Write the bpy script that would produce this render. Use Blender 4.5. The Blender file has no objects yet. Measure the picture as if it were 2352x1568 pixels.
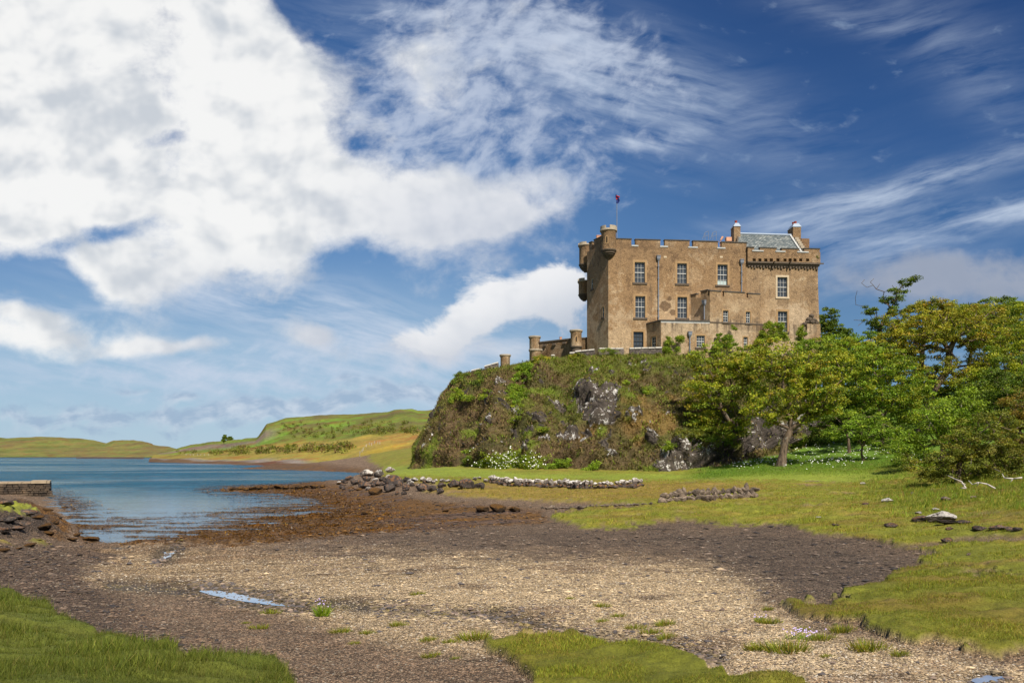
import bpy, math, random
import numpy as np
from mathutils import Vector
C = bpy.context.scene
COL = C.collection
R = math.radians
# ------------------------------------------------------------------ camera, exposure
CAMZ = 3.2
F = 1827.5          # focal length in sketch units (picture 2351 wide, horizon at row 1047, centre column 1175.5)
cam_data = bpy.data.cameras.new('camera')
cam = bpy.data.objects.new('camera', cam_data); COL.objects.link(cam)
cam.location = (0, 0, CAMZ); cam.rotation_euler = (R(90), 0, 0)
cam_data.sensor_width = 36; cam_data.lens = 36 * F / 2351.0
cam_data.shift_y = (1047 - 784) / 2351.0
cam_data.clip_start = 0.1; cam_data.clip_end = 20000
C.camera = cam
C.view_settings.view_transform = 'Standard'; C.view_settings.look = 'None'
C.view_settings.exposure = 0.35; C.view_settings.gamma = 1.0
C.cycles.use_denoising = True
try:
    C.cycles.denoiser = 'OPENIMAGEDENOISE'; C.cycles.denoising_input_passes = 'RGB_ALBEDO_NORMAL'
except Exception:
    pass
C.cycles.max_bounces = 6; C.cycles.diffuse_bounces = 2; C.cycles.glossy_bounces = 3
C.cycles.transmission_bounces = 3; C.cycles.transparent_max_bounces = 6
C.cycles.use_adaptive_sampling = True; C.cycles.adaptive_threshold = 0.015

# ------------------------------------------------------------------ sun
SUN_EL, SUN_AZ = 48.0, 22.0     # azimuth: degrees to the right of straight behind the camera
sd = bpy.data.lights.new('sun', 'SUN'); sd.energy = 5.0; sd.angle = R(0.5); sd.color = (1.0, 0.93, 0.82)
sun = bpy.data.objects.new('sun', sd); COL.objects.link(sun)
to_sun = Vector((math.sin(R(SUN_AZ)) * math.cos(R(SUN_EL)), -math.cos(R(SUN_AZ)) * math.cos(R(SUN_EL)), math.sin(R(SUN_EL))))
sun.rotation_euler = (-to_sun).to_track_quat('-Z', 'Y').to_euler()

# ------------------------------------------------------------------ node helpers
class E:
    """a float socket with arithmetic that makes Math nodes"""
    def __init__(s, nt, so): s.nt, s.so = nt, so
    def _m(s, op, *a, clamp=False):
        n = s.nt.nodes.new('ShaderNodeMath'); n.operation = op; n.use_clamp = clamp
        for i, v in enumerate((s,) + a):
            if isinstance(v, E): s.nt.links.new(v.so, n.inputs[i])
            else: n.inputs[i].default_value = v
        return E(s.nt, n.outputs[0])
    def __add__(s, o): return s._m('ADD', o)
    def __radd__(s, o): return s._m('ADD', o)
    def __sub__(s, o): return s._m('SUBTRACT', o)
    def __rsub__(s, o): return (s * -1.0)._m('ADD', o)
    def __mul__(s, o): return s._m('MULTIPLY', o)
    def __rmul__(s, o): return s._m('MULTIPLY', o)
    def __truediv__(s, o): return s._m('DIVIDE', o)
    def pow(s, o): return s._m('POWER', o)
    def exp(s): return s._m('EXPONENT')
    def max(s, o): return s._m('MAXIMUM', o)
    def min(s, o): return s._m('MINIMUM', o)
    def sat(s): return s._m('ADD', 0.0, clamp=True)
    def gt(s, o): return s._m('GREATER_THAN', o)
    def smooth(s, a, b, lo=0.0, hi=1.0):
        n = s.nt.nodes.new('ShaderNodeMapRange'); n.interpolation_type = 'SMOOTHSTEP'
        s.nt.links.new(s.so, n.inputs[0])
        for i, v in enumerate((a, b, lo, hi)): n.inputs[i + 1].default_value = v
        return E(s.nt, n.outputs[0])
def vec(nt, x, y, z=0.0):
    n = nt.nodes.new('ShaderNodeCombineXYZ')
    for i, v in enumerate((x, y, z)):
        if isinstance(v, E): nt.links.new(v.so, n.inputs[i])
        else: n.inputs[i].default_value = v
    return n.outputs[0]
def sep(nt, so):
    n = nt.nodes.new('ShaderNodeSeparateXYZ'); nt.links.new(so, n.inputs[0])
    return [E(nt, o) for o in n.outputs]
def noise(nt, v, scale, detail=4.0, rough=0.55, dist=0.0, lac=2.0, out=0):
    n = nt.nodes.new('ShaderNodeTexNoise')
    if v is not None: nt.links.new(v, n.inputs['Vector'])
    n.inputs['Scale'].default_value = scale; n.inputs['Detail'].default_value = detail
    n.inputs['Roughness'].default_value = rough; n.inputs['Distortion'].default_value = dist
    n.inputs['Lacunarity'].default_value = lac
    return E(nt, n.outputs['Fac']) if out == 0 else n.outputs['Color']
def voro(nt, v, scale, feature='F1', rand=1.0):
    n = nt.nodes.new('ShaderNodeTexVoronoi'); n.feature = feature
    if v is not None: nt.links.new(v, n.inputs['Vector'])
    n.inputs['Scale'].default_value = scale; n.inputs['Randomness'].default_value = rand
    return n
def mixc(nt, f, a, b, mode='MIX'):
    n = nt.nodes.new('ShaderNodeMix'); n.data_type = 'RGBA'; n.blend_type = mode
    for so, v in ((n.inputs['Factor'], f), (n.inputs[6], a), (n.inputs[7], b)):
        if isinstance(v, E): nt.links.new(v.so, so)
        elif isinstance(v, bpy.types.NodeSocket): nt.links.new(v, so)
        elif isinstance(v, (int, float)): so.default_value = v
        else: so.default_value = (*v[:3], 1.0)
    return n.outputs[2]
def grey(nt, f):
    return vec(nt, f, f, f)
def ramp(nt, f, stops):
    n = nt.nodes.new('ShaderNodeValToRGB'); nt.links.new(f.so, n.inputs[0])
    el = n.color_ramp.elements
    while len(el) < len(stops): el.new(0.5)
    for e, (p, c) in zip(el, stops): e.position = p; e.color = (*c, 1.0)
    return n.outputs[0]
def attr(nt, name):
    n = nt.nodes.new('ShaderNodeAttribute'); n.attribute_name = name
    return n
def coords(nt, kind='Object'):
    return nt.nodes.new('ShaderNodeTexCoord').outputs[kind]
def bump(nt, h, strength=0.5, dist=0.05):
    n = nt.nodes.new('ShaderNodeBump'); n.inputs['Strength'].default_value = strength; n.inputs['Distance'].default_value = dist
    nt.links.new(h.so if isinstance(h, E) else h, n.inputs['Height'])
    return n.outputs[0]
def mat(name):
    m = bpy.data.materials.new(name); m.use_nodes = True
    nt = m.node_tree; b = nt.nodes['Principled BSDF']
    b.inputs['Roughness'].default_value = 0.85
    b.inputs['Specular IOR Level'].default_value = 0.25
    return m, nt, b
def setc(nt, b, c, key='Base Color'):
    if isinstance(c, E): nt.links.new(c.so, b.inputs[key])
    elif isinstance(c, bpy.types.NodeSocket): nt.links.new(c, b.inputs[key])
    else: b.inputs[key].default_value = (*c, 1.0)

# ------------------------------------------------------------------ sky (world): Nishita plus drifting cloud layers by direction
W = bpy.data.worlds.new('World'); C.world = W; W.use_nodes = True
def build_sky():
    nt = W.node_tree; nt.nodes.clear()
    out = nt.nodes.new('ShaderNodeOutputWorld')
    sky = nt.nodes.new('ShaderNodeTexSky'); sky.sky_type = 'NISHITA'; sky.sun_disc = False
    sky.sun_elevation = R(SUN_EL); sky.sun_rotation = R(180 - SUN_AZ)
    sky.altitude = 0; sky.air_density = 1.0; sky.dust_density = 0.4; sky.ozone_density = 2.0
    d = coords(nt, 'Generated'); x, y, z = sep(nt, d)
    front = y.smooth(0.05, 0.3)
    yy = y.max(0.12)
    U = (x / yy) * 1.8275 + 1.1755
    V = (z / yy) * -1.8275 + 1.047
    p = vec(nt, U, V, 0.0)
    w1 = noise(nt, p, 2.2, 3, 0.5, 0, out=1); wx, wy, wz = sep(nt, w1)
    Uw = U + (wx - 0.5) * 0.20; Vw = V + (wy - 0.5) * 0.16
    def blob(cx, cy, a, b, wgt=1.0, rot=0.0):
        c, s = math.cos(R(rot)), math.sin(R(rot))
        dx = Uw - cx; dy = Vw - cy
        if rot:
            dx, dy = dx * c + dy * s, dy * c - dx * s
        q = (dx * (1 / a)).pow(2.0) + (dy * (1 / b)).pow(2.0)
        return (q * -1.0).exp() * wgt
    def total(lst):
        t = None
        for a in lst:
            e = blob(*a); t = e if t is None else t + e
        return t
    # thick white cloud: (column, row, half width, half height, weight, turn) in thousandths of the sketch
    M = total([(0.00, 0.12, .40, .30, 1.3), (0.36, 0.10, .30, .22, 1.25), (0.56, 0.32, .24, .15, 1.2, 25), (0.08, 0.46, .26, .13, 1.1), (0.36, 0.42, .24, .10, .7), (0.66, 0.20, .10, .14, .7, 20),
               (0.62, 0.46, .26, .09, .9), (0.92, 0.45, .26, .065, .75, 4), (1.18, 0.425, .16, .045, .6, -8), (0.30, 0.64, .15, .085, 1.1, -12), (0.52, 0.585, .18, .07, .8), (0.98, 0.535, .22, .06, .7, -8), (1.20, .49, .14, .03, .55, -14),
               (1.05, .80, .20, .04, .45, -10), (0.725, 0.785, .055, .030, .85),
               (0.06, 0.775, .24, .035, .85, 4), (0.36, 0.80, .20, .020, .65, -8), (0.05, .72, .14, .018, .5, 8), (-0.5, 0.3, .4, .5, .8), (2.28, .63, .32, .08, 1.25), (1.98, .67, .12, .03, .3), (2.9, .5, .4, .3, .6),
               (0.40, 0.325, .12, .030, -.85), (0.30, 0.335, .08, .020, -.5), (0.26, 0.525, .14, .030, -.9, -15), (0.08, 0.655, .11, .040, -1.0), (0.70, 0.03, .05, .08, -.8), (.03, .14, .05, .02, -.4)])
    n_big = noise(nt, vec(nt, U, V * 1.2, .3), 3.4, 10, 0.56, 0.15)
    n_up = noise(nt, vec(nt, U + .030, V * 1.2 - .050, .3), 3.4, 4, 0.56, 0.15)
    n_lo = noise(nt, vec(nt, U, V * 1.2, .3), 3.4, 4, 0.56, 0.15)
    ragged = noise(nt, vec(nt, Uw, Vw * 1.3, 4.3), 11.0, 8, 0.60, 0.1)
    Mc = M.min(1.22).max(-1.0) - U.smooth(1.38, 1.6) * V.smooth(.62, .5) * .45 - V.smooth(.80, .90) * .35 - U.smooth(1.3, 1.45) * .15
    dens = Mc * 0.85 + (n_big - 0.5) * 2.3 + (ragged - 0.5) * .75
    thick = dens.smooth(0.12, 0.80)
    shade = ((n_up - n_lo) * 4.2 + 0.16 + (ragged - .5) * .6).smooth(-0.50, 0.42)
    Pf = total([(1.250, .640, .075, .055, 1.15), (1.165, .685, .085, .048, 1.1), (1.07, .745, .095, .042, 1.0), (.98, .795, .08, .032, .8), (1.29, .72, .07, .085, .8)])
    puff = (Pf.min(1.15) * 0.9 + (n_big - 0.5) * 1.0 + (ragged - 0.5) * 1.5).smooth(0.36, 0.78)
    # broken small cloudlets and the torn veil to the right of the bank
    Mv = total([(1.00, 0.18, .22, .13, .9, 15), (1.12, 0.08, .22, .08, .8, 22), (1.02, 0.36, .28, .10, 1.05), (1.40, 0.18, .22, .09, .7, 25), (1.25, 0.42, .20, .06, .7, -8), (1.25, .33, .2, .07, .6, 20), (1.30, .05, .2, .06, .6, 30), (0.90, 0.28, .10, .12, .6), (.35, .36, .2, .05, .5), (.28, .54, .2, .05, .5), (.45, .87, .5, .06, .6), (.85, .82, .3, .04, .5)])
    cell = noise(nt, vec(nt, Uw * 1.0 + Vw * .35, Vw * 1.45, 1.7), 16.0, 9, 0.58, 0.25)
    veil = (Mv.min(1.1) * 0.62 + (cell - 0.5) * 2.2 + (n_big - 0.5) * 1.2).smooth(0.12, 1.10) * Mv.smooth(0.02, .35)
    # cirrus streaks: stretched along two bearings
    Ms = total([(1.20, .12, .45, .13, .50, 20), (1.50, .22, .35, .08, .55, 14), (1.93, .455, .24, .030, 1.1, -14), (2.28, .495, .32, .035, 1.1, -10), (2.22, .385, .22, .030, .75, -12), (1.95, .50, .20, .030, .5, -12), (1.50, .32, .14, .015, .7, -5),
                (0.75, .72, .45, .06, .95, 10), (1.00, .84, .50, .07, .95, 8), (.3, .86, .5, .05, .8, 4), (0.55, .70, .3, .03, .5, 8), (.1, .705, .2, .010, .9, 8), (1.0, .93, .6, .05, .4, 4), (2.2, .12, .30, .09, .30, 40), (1.95, .02, .2, .04, .3, 10), (2.0, .60, .2, .08, .6, 0)])
    a1, a2 = math.cos(R(13)), math.sin(R(13))
    s1 = noise(nt, vec(nt, (U * a1 + V * a2) * 1.0 + wx * .06, (V * a1 - U * a2) * 6.0 + wy * .5, 0), 4.2, 9, 0.60, 0.1)
    b1, b2 = math.cos(R(-13)), math.sin(R(-13))
    s2 = noise(nt, vec(nt, (U * b1 + V * b2) * 1.0 + wx * .05, (V * b1 - U * b2) * 6.0 + wy * .6, 3), 3.6, 9, 0.60, 0.1)
    right = U.smooth(1.55, 1.8)
    st = s1 * (1.0 - right) + s2 * right
    streak = ((st - 0.36) * 3.0 + 0.04).sat() * (Ms.min(1.1)) * 0.9
    # low soft banks over the horizon
    low = total([(0.55, .955, .32, .030, .8), (0.80, .93, .25, .025, .8, -6), (0.95, .915, .10, .022, .7), (0.15, .955, .30, .025, .7), (0.31, .905, .05, .010, .9), (.43, .92, .04, .012, .9), (.2, .99, .6, .02, .5), (.8, .89, .1, .012, .5)])
    lown = noise(nt, vec(nt, Uw, Vw * 1.9, 9), 11.0, 7, 0.56, 0.1)
    lowd = (low * 0.70 + (lown - 0.5) * 2.0).smooth(0.15, 0.80)
    low_l = noise(nt, vec(nt, Uw + .01, Vw * 1.9 - .03, 9), 11.0, 4, 0.56, 0.1)
    # sky around and behind: an even scatter of fair weather cloud
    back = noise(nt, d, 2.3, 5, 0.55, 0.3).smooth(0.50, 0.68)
    # blue of the clear sky, deepened as through a polarising filter
    g = V.smooth(1.08, 0.0)
    own = ramp(nt, (V * (1 / 1.06)).sat(), [(0.0, (.026, .092, .27)), (.30, (.044, .145, .37)), (.55, (.115, .255, .50)), (.76, (.290, .455, .635)), (1.0, (.400, .560, .70))])
    own = mixc(nt, U.smooth(0.9, 1.95), own, mixc(nt, 1.0, own, (.42, .57, .70), 'MULTIPLY'))
    clear = mixc(nt, front * .9, sky.outputs[0], mixc(nt, 1.0, own, (7.9, 7.9, 7.9), 'MULTIPLY'))
    K = 7.9      # cloud radiances, in units that the 0.1 background strength brings to picture white
    white = mixc(nt, shade, (.60 * K, .64 * K, .69 * K), (.93 * K, .93 * K, .92 * K))
    midtone = U.smooth(0.60, 1.10) * V.smooth(0.30, 0.50) * 0.55
    white = mixc(nt, midtone, white, (.58 * K, .62 * K, .72 * K))
    under = V.smooth(.55, .72) * U.smooth(1.25, .95) * .5
    white = mixc(nt, under * U.smooth(.2, .5), white, (.50 * K, .55 * K, .66 * K))
    lilac = U.smooth(1.6, 2.0) * V.smooth(.50, .6)
    white = mixc(nt, lilac * .85, white, (.27 * K, .32 * K, .43 * K))
    c = mixc(nt, streak.min(0.8), clear, (.54 * K, .63 * K, .77 * K))
    c = mixc(nt, lowd * .75, c, mixc(nt, ((low_l - lown) * 3.0 + .4).smooth(0, 1.0), (.33 * K, .44 * K, .60 * K), (.62 * K, .69 * K, .79 * K)))
    c = mixc(nt, veil * 0.70, c, (.60 * K, .67 * K, .80 * K))
    c = mixc(nt, thick * 0.97, c, white)
    pc = mixc(nt, ((V + U * .42 - 1.20).smooth(-.06, .13)), (.90 * K, .90 * K, .91 * K), (.50 * K, .55 * K, .64 * K))
    c = mixc(nt, puff * .95, c, mixc(nt, (1.0 - shade) * .5, pc, (.60 * K, .64 * K, .71 * K)))
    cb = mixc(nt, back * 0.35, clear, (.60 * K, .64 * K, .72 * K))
    c = mixc(nt, front, mixc(nt, 1.0, cb, (.52, .54, .58), 'MULTIPLY'), c)  # unseen sky behind the camera is dimmed to weaken the ambient fill
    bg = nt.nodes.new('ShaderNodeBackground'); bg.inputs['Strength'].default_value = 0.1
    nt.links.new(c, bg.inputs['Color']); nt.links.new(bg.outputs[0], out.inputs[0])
    W.cycles.sampling_method = 'MANUAL'; W.cycles.sample_map_resolution = 512
build_sky()

# ------------------------------------------------------------------ numeric helpers
def unit(v): return v / np.maximum(np.linalg.norm(v, axis=-1, keepdims=True), 1e-9)
_prm = np.random.RandomState(7).permutation(256).astype(np.int64); _prm = np.concatenate([_prm, _prm, _prm])
_grd = unit(np.random.RandomState(8).normal(size=(256, 3)))
def perlin(p):
    p = np.asarray(p, float); i = np.floor(p).astype(np.int64); f = p - i; i &= 255
    u = f * f * f * (f * (f * 6 - 15) + 10); r = 0.0
    for dx in (0, 1):
        for dy in (0, 1):
            for dz in (0, 1):
                h = _prm[_prm[_prm[i[:, 0] + dx] + i[:, 1] + dy] + i[:, 2] + dz]
                gd = (_grd[h] * (f - (dx, dy, dz))).sum(1)
                r = r + gd * (u[:, 0] if dx else 1 - u[:, 0]) * (u[:, 1] if dy else 1 - u[:, 1]) * (u[:, 2] if dz else 1 - u[:, 2])
    return r * 1.6
def fbm(p, oct=4, gain=0.5):
    p = np.asarray(p, float); r = 0; a = 1
    for k in range(oct):
        r = r + a * perlin(p * 2 ** k + 17.3 * k); a *= gain
    return r
def sstep(a, b, x):
    t = np.clip((x - a) / (b - a), 0, 1); return t * t * (3 - 2 * t)
def poly_sd(poly, u, v):
    """signed distance to a polygon, positive inside"""
    P = np.asarray(poly, float); n = len(P); best = np.full(u.shape, 1e18); ins = np.zeros(u.shape, bool)
    for i in range(n):
        ax, ay = P[i]; bx, by = P[(i + 1) % n]; ex, ey = bx - ax, by - ay
        t = np.clip(((u - ax) * ex + (v - ay) * ey) / (ex * ex + ey * ey + 1e-12), 0, 1)
        best = np.minimum(best, (u - ax - t * ex) ** 2 + (v - ay - t * ey) ** 2)
        c = ((ay > v) != (by > v)) & (u < (bx - ax) * (v - ay) / (by - ay + 1e-12) + ax); ins ^= c
    return np.sqrt(best) * np.where(ins, 1, -1)
def line_d(pts, u, v):
    P = np.asarray(pts, float); best = np.full(u.shape, 1e18)
    for (ax, ay), (bx, by) in zip(P[:-1], P[1:]):
        ex, ey = bx - ax, by - ay
        t = np.clip(((u - ax) * ex + (v - ay) * ey) / (ex * ex + ey * ey + 1e-12), 0, 1)
        best = np.minimum(best, (u - ax - t * ex) ** 2 + (v - ay - t * ey) ** 2)
    return np.sqrt(best)

# ------------------------------------------------------------------ mesh helpers
def mesh_np(name, V, faces, fcol=None, vatt=None, smooth=False):
    """V (n,3); faces: list of index arrays (k,3) or (k,4); fcol (faces,3) colour per face; vatt {name: (n,) or (n,3)}"""
    me = bpy.data.meshes.new(name)
    faces = [np.asarray(f, np.int32) for f in faces if len(f)]
    nl = sum(f.size for f in faces); nf = sum(len(f) for f in faces)
    me.vertices.add(len(V)); me.vertices.foreach_set('co', np.asarray(V, np.float32).ravel())
    me.loops.add(nl); me.loops.foreach_set('vertex_index', np.concatenate([f.ravel() for f in faces]))
    me.polygons.add(nf)
    tot = np.concatenate([np.full(len(f), f.shape[1], np.int32) for f in faces])
    me.polygons.foreach_set('loop_start', np.concatenate([[0], np.cumsum(tot)[:-1]]).astype(np.int32))
    me.polygons.foreach_set('use_smooth', np.full(nf, smooth, bool))
    me.update(calc_edges=True)
    if fcol is not None:
        a = me.attributes.new('col', 'FLOAT_COLOR', 'FACE')
        a.data.foreach_set('color', np.concatenate([fcol, np.ones((nf, 1))], 1).astype(np.float32).ravel())
    for k, v in (vatt or {}).items():
        if v.ndim == 1:
            a = me.attributes.new(k, 'FLOAT', 'POINT'); a.data.foreach_set('value', v.astype(np.float32))
        else:
            a = me.attributes.new(k, 'FLOAT_COLOR', 'POINT')
            a.data.foreach_set('color', np.concatenate([v, np.ones((len(v), 1))], 1).astype(np.float32).ravel())
    return me
def tag(o, label=None, cat=None, group=None, kind=None):
    if label: o['label'] = label
    if cat: o['category'] = cat
    if group: o['group'] = group
    if kind: o['kind'] = kind
    return o
def link(name, me, m=None, parent=None):
    o = bpy.data.objects.new(name, me); COL.objects.link(o)
    if m is not None and me is not None and not me.materials: me.materials.append(m)
    if parent is not None: o.parent = parent
    return o
def empty(name, loc=(0, 0, 0), rz=0.0):
    o = bpy.data.objects.new(name, None); COL.objects.link(o); o.location = loc; o.rotation_euler = (0, 0, rz); return o
class MB:
    """gathers polygons of one part"""
    def __init__(s): s.V = []; s.F = []; s.n = 0
    def add(s, V, F):
        s.V.extend([tuple(map(float, v)) for v in V]); s.F.extend([tuple(int(i) + s.n for i in f) for f in F]); s.n += len(V)
    def box(s, o, ex, ey, ez):
        """corner o and three edge vectors"""
        o, ex, ey, ez = map(np.asarray, (o, ex, ey, ez))
        V = [o, o + ex, o + ex + ey, o + ey, o + ez, o + ex + ez, o + ex + ey + ez, o + ey + ez]
        if np.dot(np.cross(ex, ey), ez) < 0:
            F = [(0, 1, 2, 3), (7, 6, 5, 4), (0, 4, 5, 1), (1, 5, 6, 2), (2, 6, 7, 3), (3, 7, 4, 0)]
        else:
            F = [(3, 2, 1, 0), (4, 5, 6, 7), (1, 5, 4, 0), (2, 6, 5, 1), (3, 7, 6, 2), (0, 4, 7, 3)]
        s.add(V, F)
    def lathe(s, c, prof, n=20, a0=0.0, a1=360.0):
        full = abs(a1 - a0) >= 359.9; m = n if full else n + 1
        ang = np.radians(np.linspace(a0, a1, n + 1)[:m]); V = []; F = []
        for r, z in prof:
            for a in ang: V.append((c[0] + r * math.cos(a), c[1] + r * math.sin(a), c[2] + z))
        for k in range(len(prof) - 1):
            for i in range(n):
                j = (i + 1) % m
                F.append((k * m + i, k * m + j, (k + 1) * m + j, (k + 1) * m + i))
        s.add(V, F)
    def tube(s, pts, rad, n=8):
        pts = np.asarray(pts, float)
        for k in range(len(pts) - 1):
            a, b = pts[k], pts[k + 1]; t = unit(b - a)
            h = np.array((0, 0, 1.0)) if abs(t[2]) < .9 else np.array((1.0, 0, 0))
            x = unit(np.cross(t, h)); y = np.cross(t, x)
            ra, rb = (rad[k], rad[k + 1]) if not np.isscalar(rad) else (rad, rad)
            V = []
            for c_, r_ in ((a, ra), (b, rb)):
                for i in range(n):
                    w = 2 * math.pi * i / n; V.append(c_ + (x * math.cos(w) + y * math.sin(w)) * r_)
            F = [(i, (i + 1) % n, n + (i + 1) % n, n + i) for i in range(n)] + [tuple(range(n - 1, -1, -1)), tuple(range(n, 2 * n))]
            s.add(V, F)
    def build(s, name, m, parent=None, smooth=False):
        me = bpy.data.meshes.new(name); me.from_pydata(s.V, [], s.F)
        if smooth: me.polygons.foreach_set('use_smooth', np.full(len(s.F), True))
        me.update()
        return link(name, me, m, parent)
def wpt(Du, Dv, Y):
    return np.array(((Du - 1175.5) / F * Y, Y, CAMZ + (1047 - Dv) / F * Y))
# ------------------------------------------------------------------ materials of the land
def m_ground():
    m, nt, b = mat('ground')
    o = coords(nt); z = attr(nt, 'zone').outputs['Color']; peb = E(nt, attr(nt, 'pebble').outputs['Fac']); gr = E(nt, attr(nt, 'grassy').outputs['Fac'])
    wet = E(nt, attr(nt, 'wet').outputs['Fac'])
    v1 = voro(nt, o, 36.0); v2 = voro(nt, o, 13.0); v3 = voro(nt, o, 90.0)
    r1, g1, _ = sep(nt, v1.outputs['Color']); r2, _, _ = sep(nt, v2.outputs['Color']); r3, g3, _ = sep(nt, v3.outputs['Color'])
    n1 = noise(nt, o, 0.9, 6, .6); n2 = noise(nt, o, 5.0, 6, .65); n3 = noise(nt, o, 0.25, 4, .6)
    d1 = E(nt, v1.outputs['Distance']); d3 = E(nt, v3.outputs['Distance'])
    sc = 24.0
    stone = (r1.pow(1.7) * 1.9 + 0.34) * (1.0 - (d1 * 1.0).smooth(.45, .85) * .65) * (r3 * .7 + .62)
    stone = stone * (r2 * 0.3 + .85)
    soil = (n2 * 1.3 + .35) * (n1 * .9 + .55) * (r3 * .3 + .85)
    gras = (n2 * 1.2 + .4) * (n1 * .7 + .65) * (n3 * .8 + .6) * (noise(nt, o, 30.0, 3, .7) * 1.6 + .2)
    f = soil * (1.0 - peb) + stone * peb
    f = f * (1.0 - gr) + gras * gr
    col = mixc(nt, 1.0, z, grey(nt, f), 'MULTIPLY')
    warm = mixc(nt, (g1 * peb * .55), col, mixc(nt, 1.0, col, (1.18, .95, .70), 'MULTIPLY'))
    wc = mixc(nt, wet * .5, warm, mixc(nt, 1.0, warm, (.42, .40, .36), 'MULTIPLY'))
    setc(nt, b, wc)
    nt.links.new((wet * -0.5 + .92).so, b.inputs['Roughness'])
    hgt = (1.0 - d1) * peb * .8 + n2 * .6 + (1.0 - d3) * peb * .3
    nt.links.new(bump(nt, hgt, .9, .05), b.inputs['Normal'])
    return m
def m_col(name, rough=.6, trans=0.3, spec=.3, var=0.0):
    """leafy things: colour per face, light passing through"""
    m, nt, b = mat(name)
    c = attr(nt, 'col').outputs['Color']
    setc(nt, b, c); b.inputs['Roughness'].default_value = rough; b.inputs['Specular IOR Level'].default_value = spec
    if trans > 0:
        t = nt.nodes.new('ShaderNodeBsdfTranslucent'); ms = nt.nodes.new('ShaderNodeMixShader'); ms.inputs[0].default_value = trans
        nt.links.new(mixc(nt, 1.0, c, (1.5, 1.5, .7), 'MULTIPLY'), t.inputs['Color'])
        out = nt.nodes['Material Output']
        nt.links.new(b.outputs[0], ms.inputs[1]); nt.links.new(t.outputs[0], ms.inputs[2]); nt.links.new(ms.outputs[0], out.inputs[0])
    return m
def m_water():
    m, nt, b = mat('water')
    o = coords(nt); x, y, z = sep(nt, o)
    far = y.smooth(38, 95)
    p = vec(nt, x * .28, y * 1.0, 0)
    n1 = noise(nt, p, 0.55, 6, .62, .6); n2 = noise(nt, p, 2.6, 5, .6, .3); n3 = noise(nt, vec(nt, x * .012, y * .022, 0), 1.0, 5, .6, .6)
    patch = n3.smooth(.36, .62)
    calm = far * (patch * .75 + .25)
    h = (n1 * .70 + n2 * .40) * (calm * 1.0 + .05)
    nt.links.new(bump(nt, h, 1.0, .75), b.inputs['Normal'])
    deep = mixc(nt, (n2 * .6 + n1 * .4).smooth(.38, .62), (.004, .045, .090), (.016, .120, .205))
    shal = mixc(nt, y.smooth(32, 62), (.030, .036, .034), deep)
    setc(nt, b, shal)
    bn = nt.nodes.new('ShaderNodeBump'); bn.inputs['Strength'].default_value = 1.0; bn.inputs['Distance'].default_value = .75; nt.links.new(h.so, bn.inputs['Height'])
    fr = nt.nodes.new('ShaderNodeFresnel'); fr.inputs['IOR'].default_value = 1.45; nt.links.new(bn.outputs[0], fr.inputs['Normal'])
    gl_ = nt.nodes.new('ShaderNodeBsdfGlossy'); gl_.inputs['Roughness'].default_value = .06; nt.links.new(bn.outputs[0], gl_.inputs['Normal']); gl_.inputs['Color'].default_value = (.90, .96, 1, 1)
    ms = nt.nodes.new('ShaderNodeMixShader'); b.inputs['Specular IOR Level'].default_value = 0.0; b.inputs['Roughness'].default_value = 1.0
    # steep wavelet fronts hide the mirror-like backs far out, so the mean reflectance of ruffled water is lower
    nt.links.new((E(nt, fr.outputs[0]) * (1.0 - calm * .58)).min(1.0).so, ms.inputs[0]); nt.links.new(b.outputs[0], ms.inputs[1]); nt.links.new(gl_.outputs[0], ms.inputs[2])
    nt.links.new(ms.outputs[0], nt.nodes['Material Output'].inputs[0])
    return m
def m_hill(name):
    m, nt, b = mat(name)
    o = coords(nt); z = attr(nt, 'zone').outputs['Color']
    n1 = noise(nt, o, .02, 8, .68, .3); n2 = noise(nt, o, .06, 8, .70); n3 = noise(nt, o, .4, 5, .65)
    f = (n1 * 1.7 + .15) * (n2 * 1.6 + .2) * (n3 * 1.2 + .4)
    c = mixc(nt, 1.0, z, grey(nt, f), 'MULTIPLY')
    c = mixc(nt, n2.smooth(.50, .60) * .75, c, mixc(nt, 1.0, c, (.85, .42, .45), 'MULTIPLY'))
    setc(nt, b, c); nt.links.new(bump(nt, n2 + n3 * .4, 1.0, 2.0), b.inputs['Normal'])
    return m
def m_rock(name, base, dark, lich, amount, orange=0.0, k=1.0):
    m, nt, b = mat(name)
    o = coords(nt); g = nt.nodes.new('ShaderNodeNewGeometry'); nx, ny, nz = sep(nt, g.outputs['Normal'])
    n1 = noise(nt, o, 1.6 * k, 7, .65); n2 = noise(nt, o, 6.0 * k, 6, .7); n3 = noise(nt, o, 3.1 * k, 6, .6, .4)
    ri = nt.nodes.new('ShaderNodeObjectInfo'); rnd = E(nt, ri.outputs['Random'])
    c = mixc(nt, n1.smooth(.3, .7), dark, base)
    c = mixc(nt, 1.0, c, grey(nt, (n2 * 1.2 + .4) * (rnd * .8 + .6)), 'MULTIPLY')
    if orange:
        c = mixc(nt, ((n3 + nz * .10 + rnd * .14).smooth(.66, .80)) * orange, c, (.34, .13, .02))
    c = mixc(nt, (n2 * .35 + n1 * .65 + nz * .22).smooth(.72 - amount * .3, .78 - amount * .3) * min(1, amount * 2), c, lich)
    setc(nt, b, c); nt.links.new(bump(nt, n2 + n1, .8, .12), b.inputs['Normal'])
    return m
MAT_GROUND = m_ground(); MAT_LEAF = m_col('leaves'); MAT_GRASS = m_col('grass blades', .7, .35); MAT_DRY = m_col('dry growth', .9, .1, .1)
MAT_WATER = m_water(); MAT_HILL = m_hill('moorland')
MAT_BASALT = m_rock('dark shore rock', (.105, .082, .068), (.030, .025, .023), (.34, .31, .27), .10, .6, 2.0)
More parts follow.
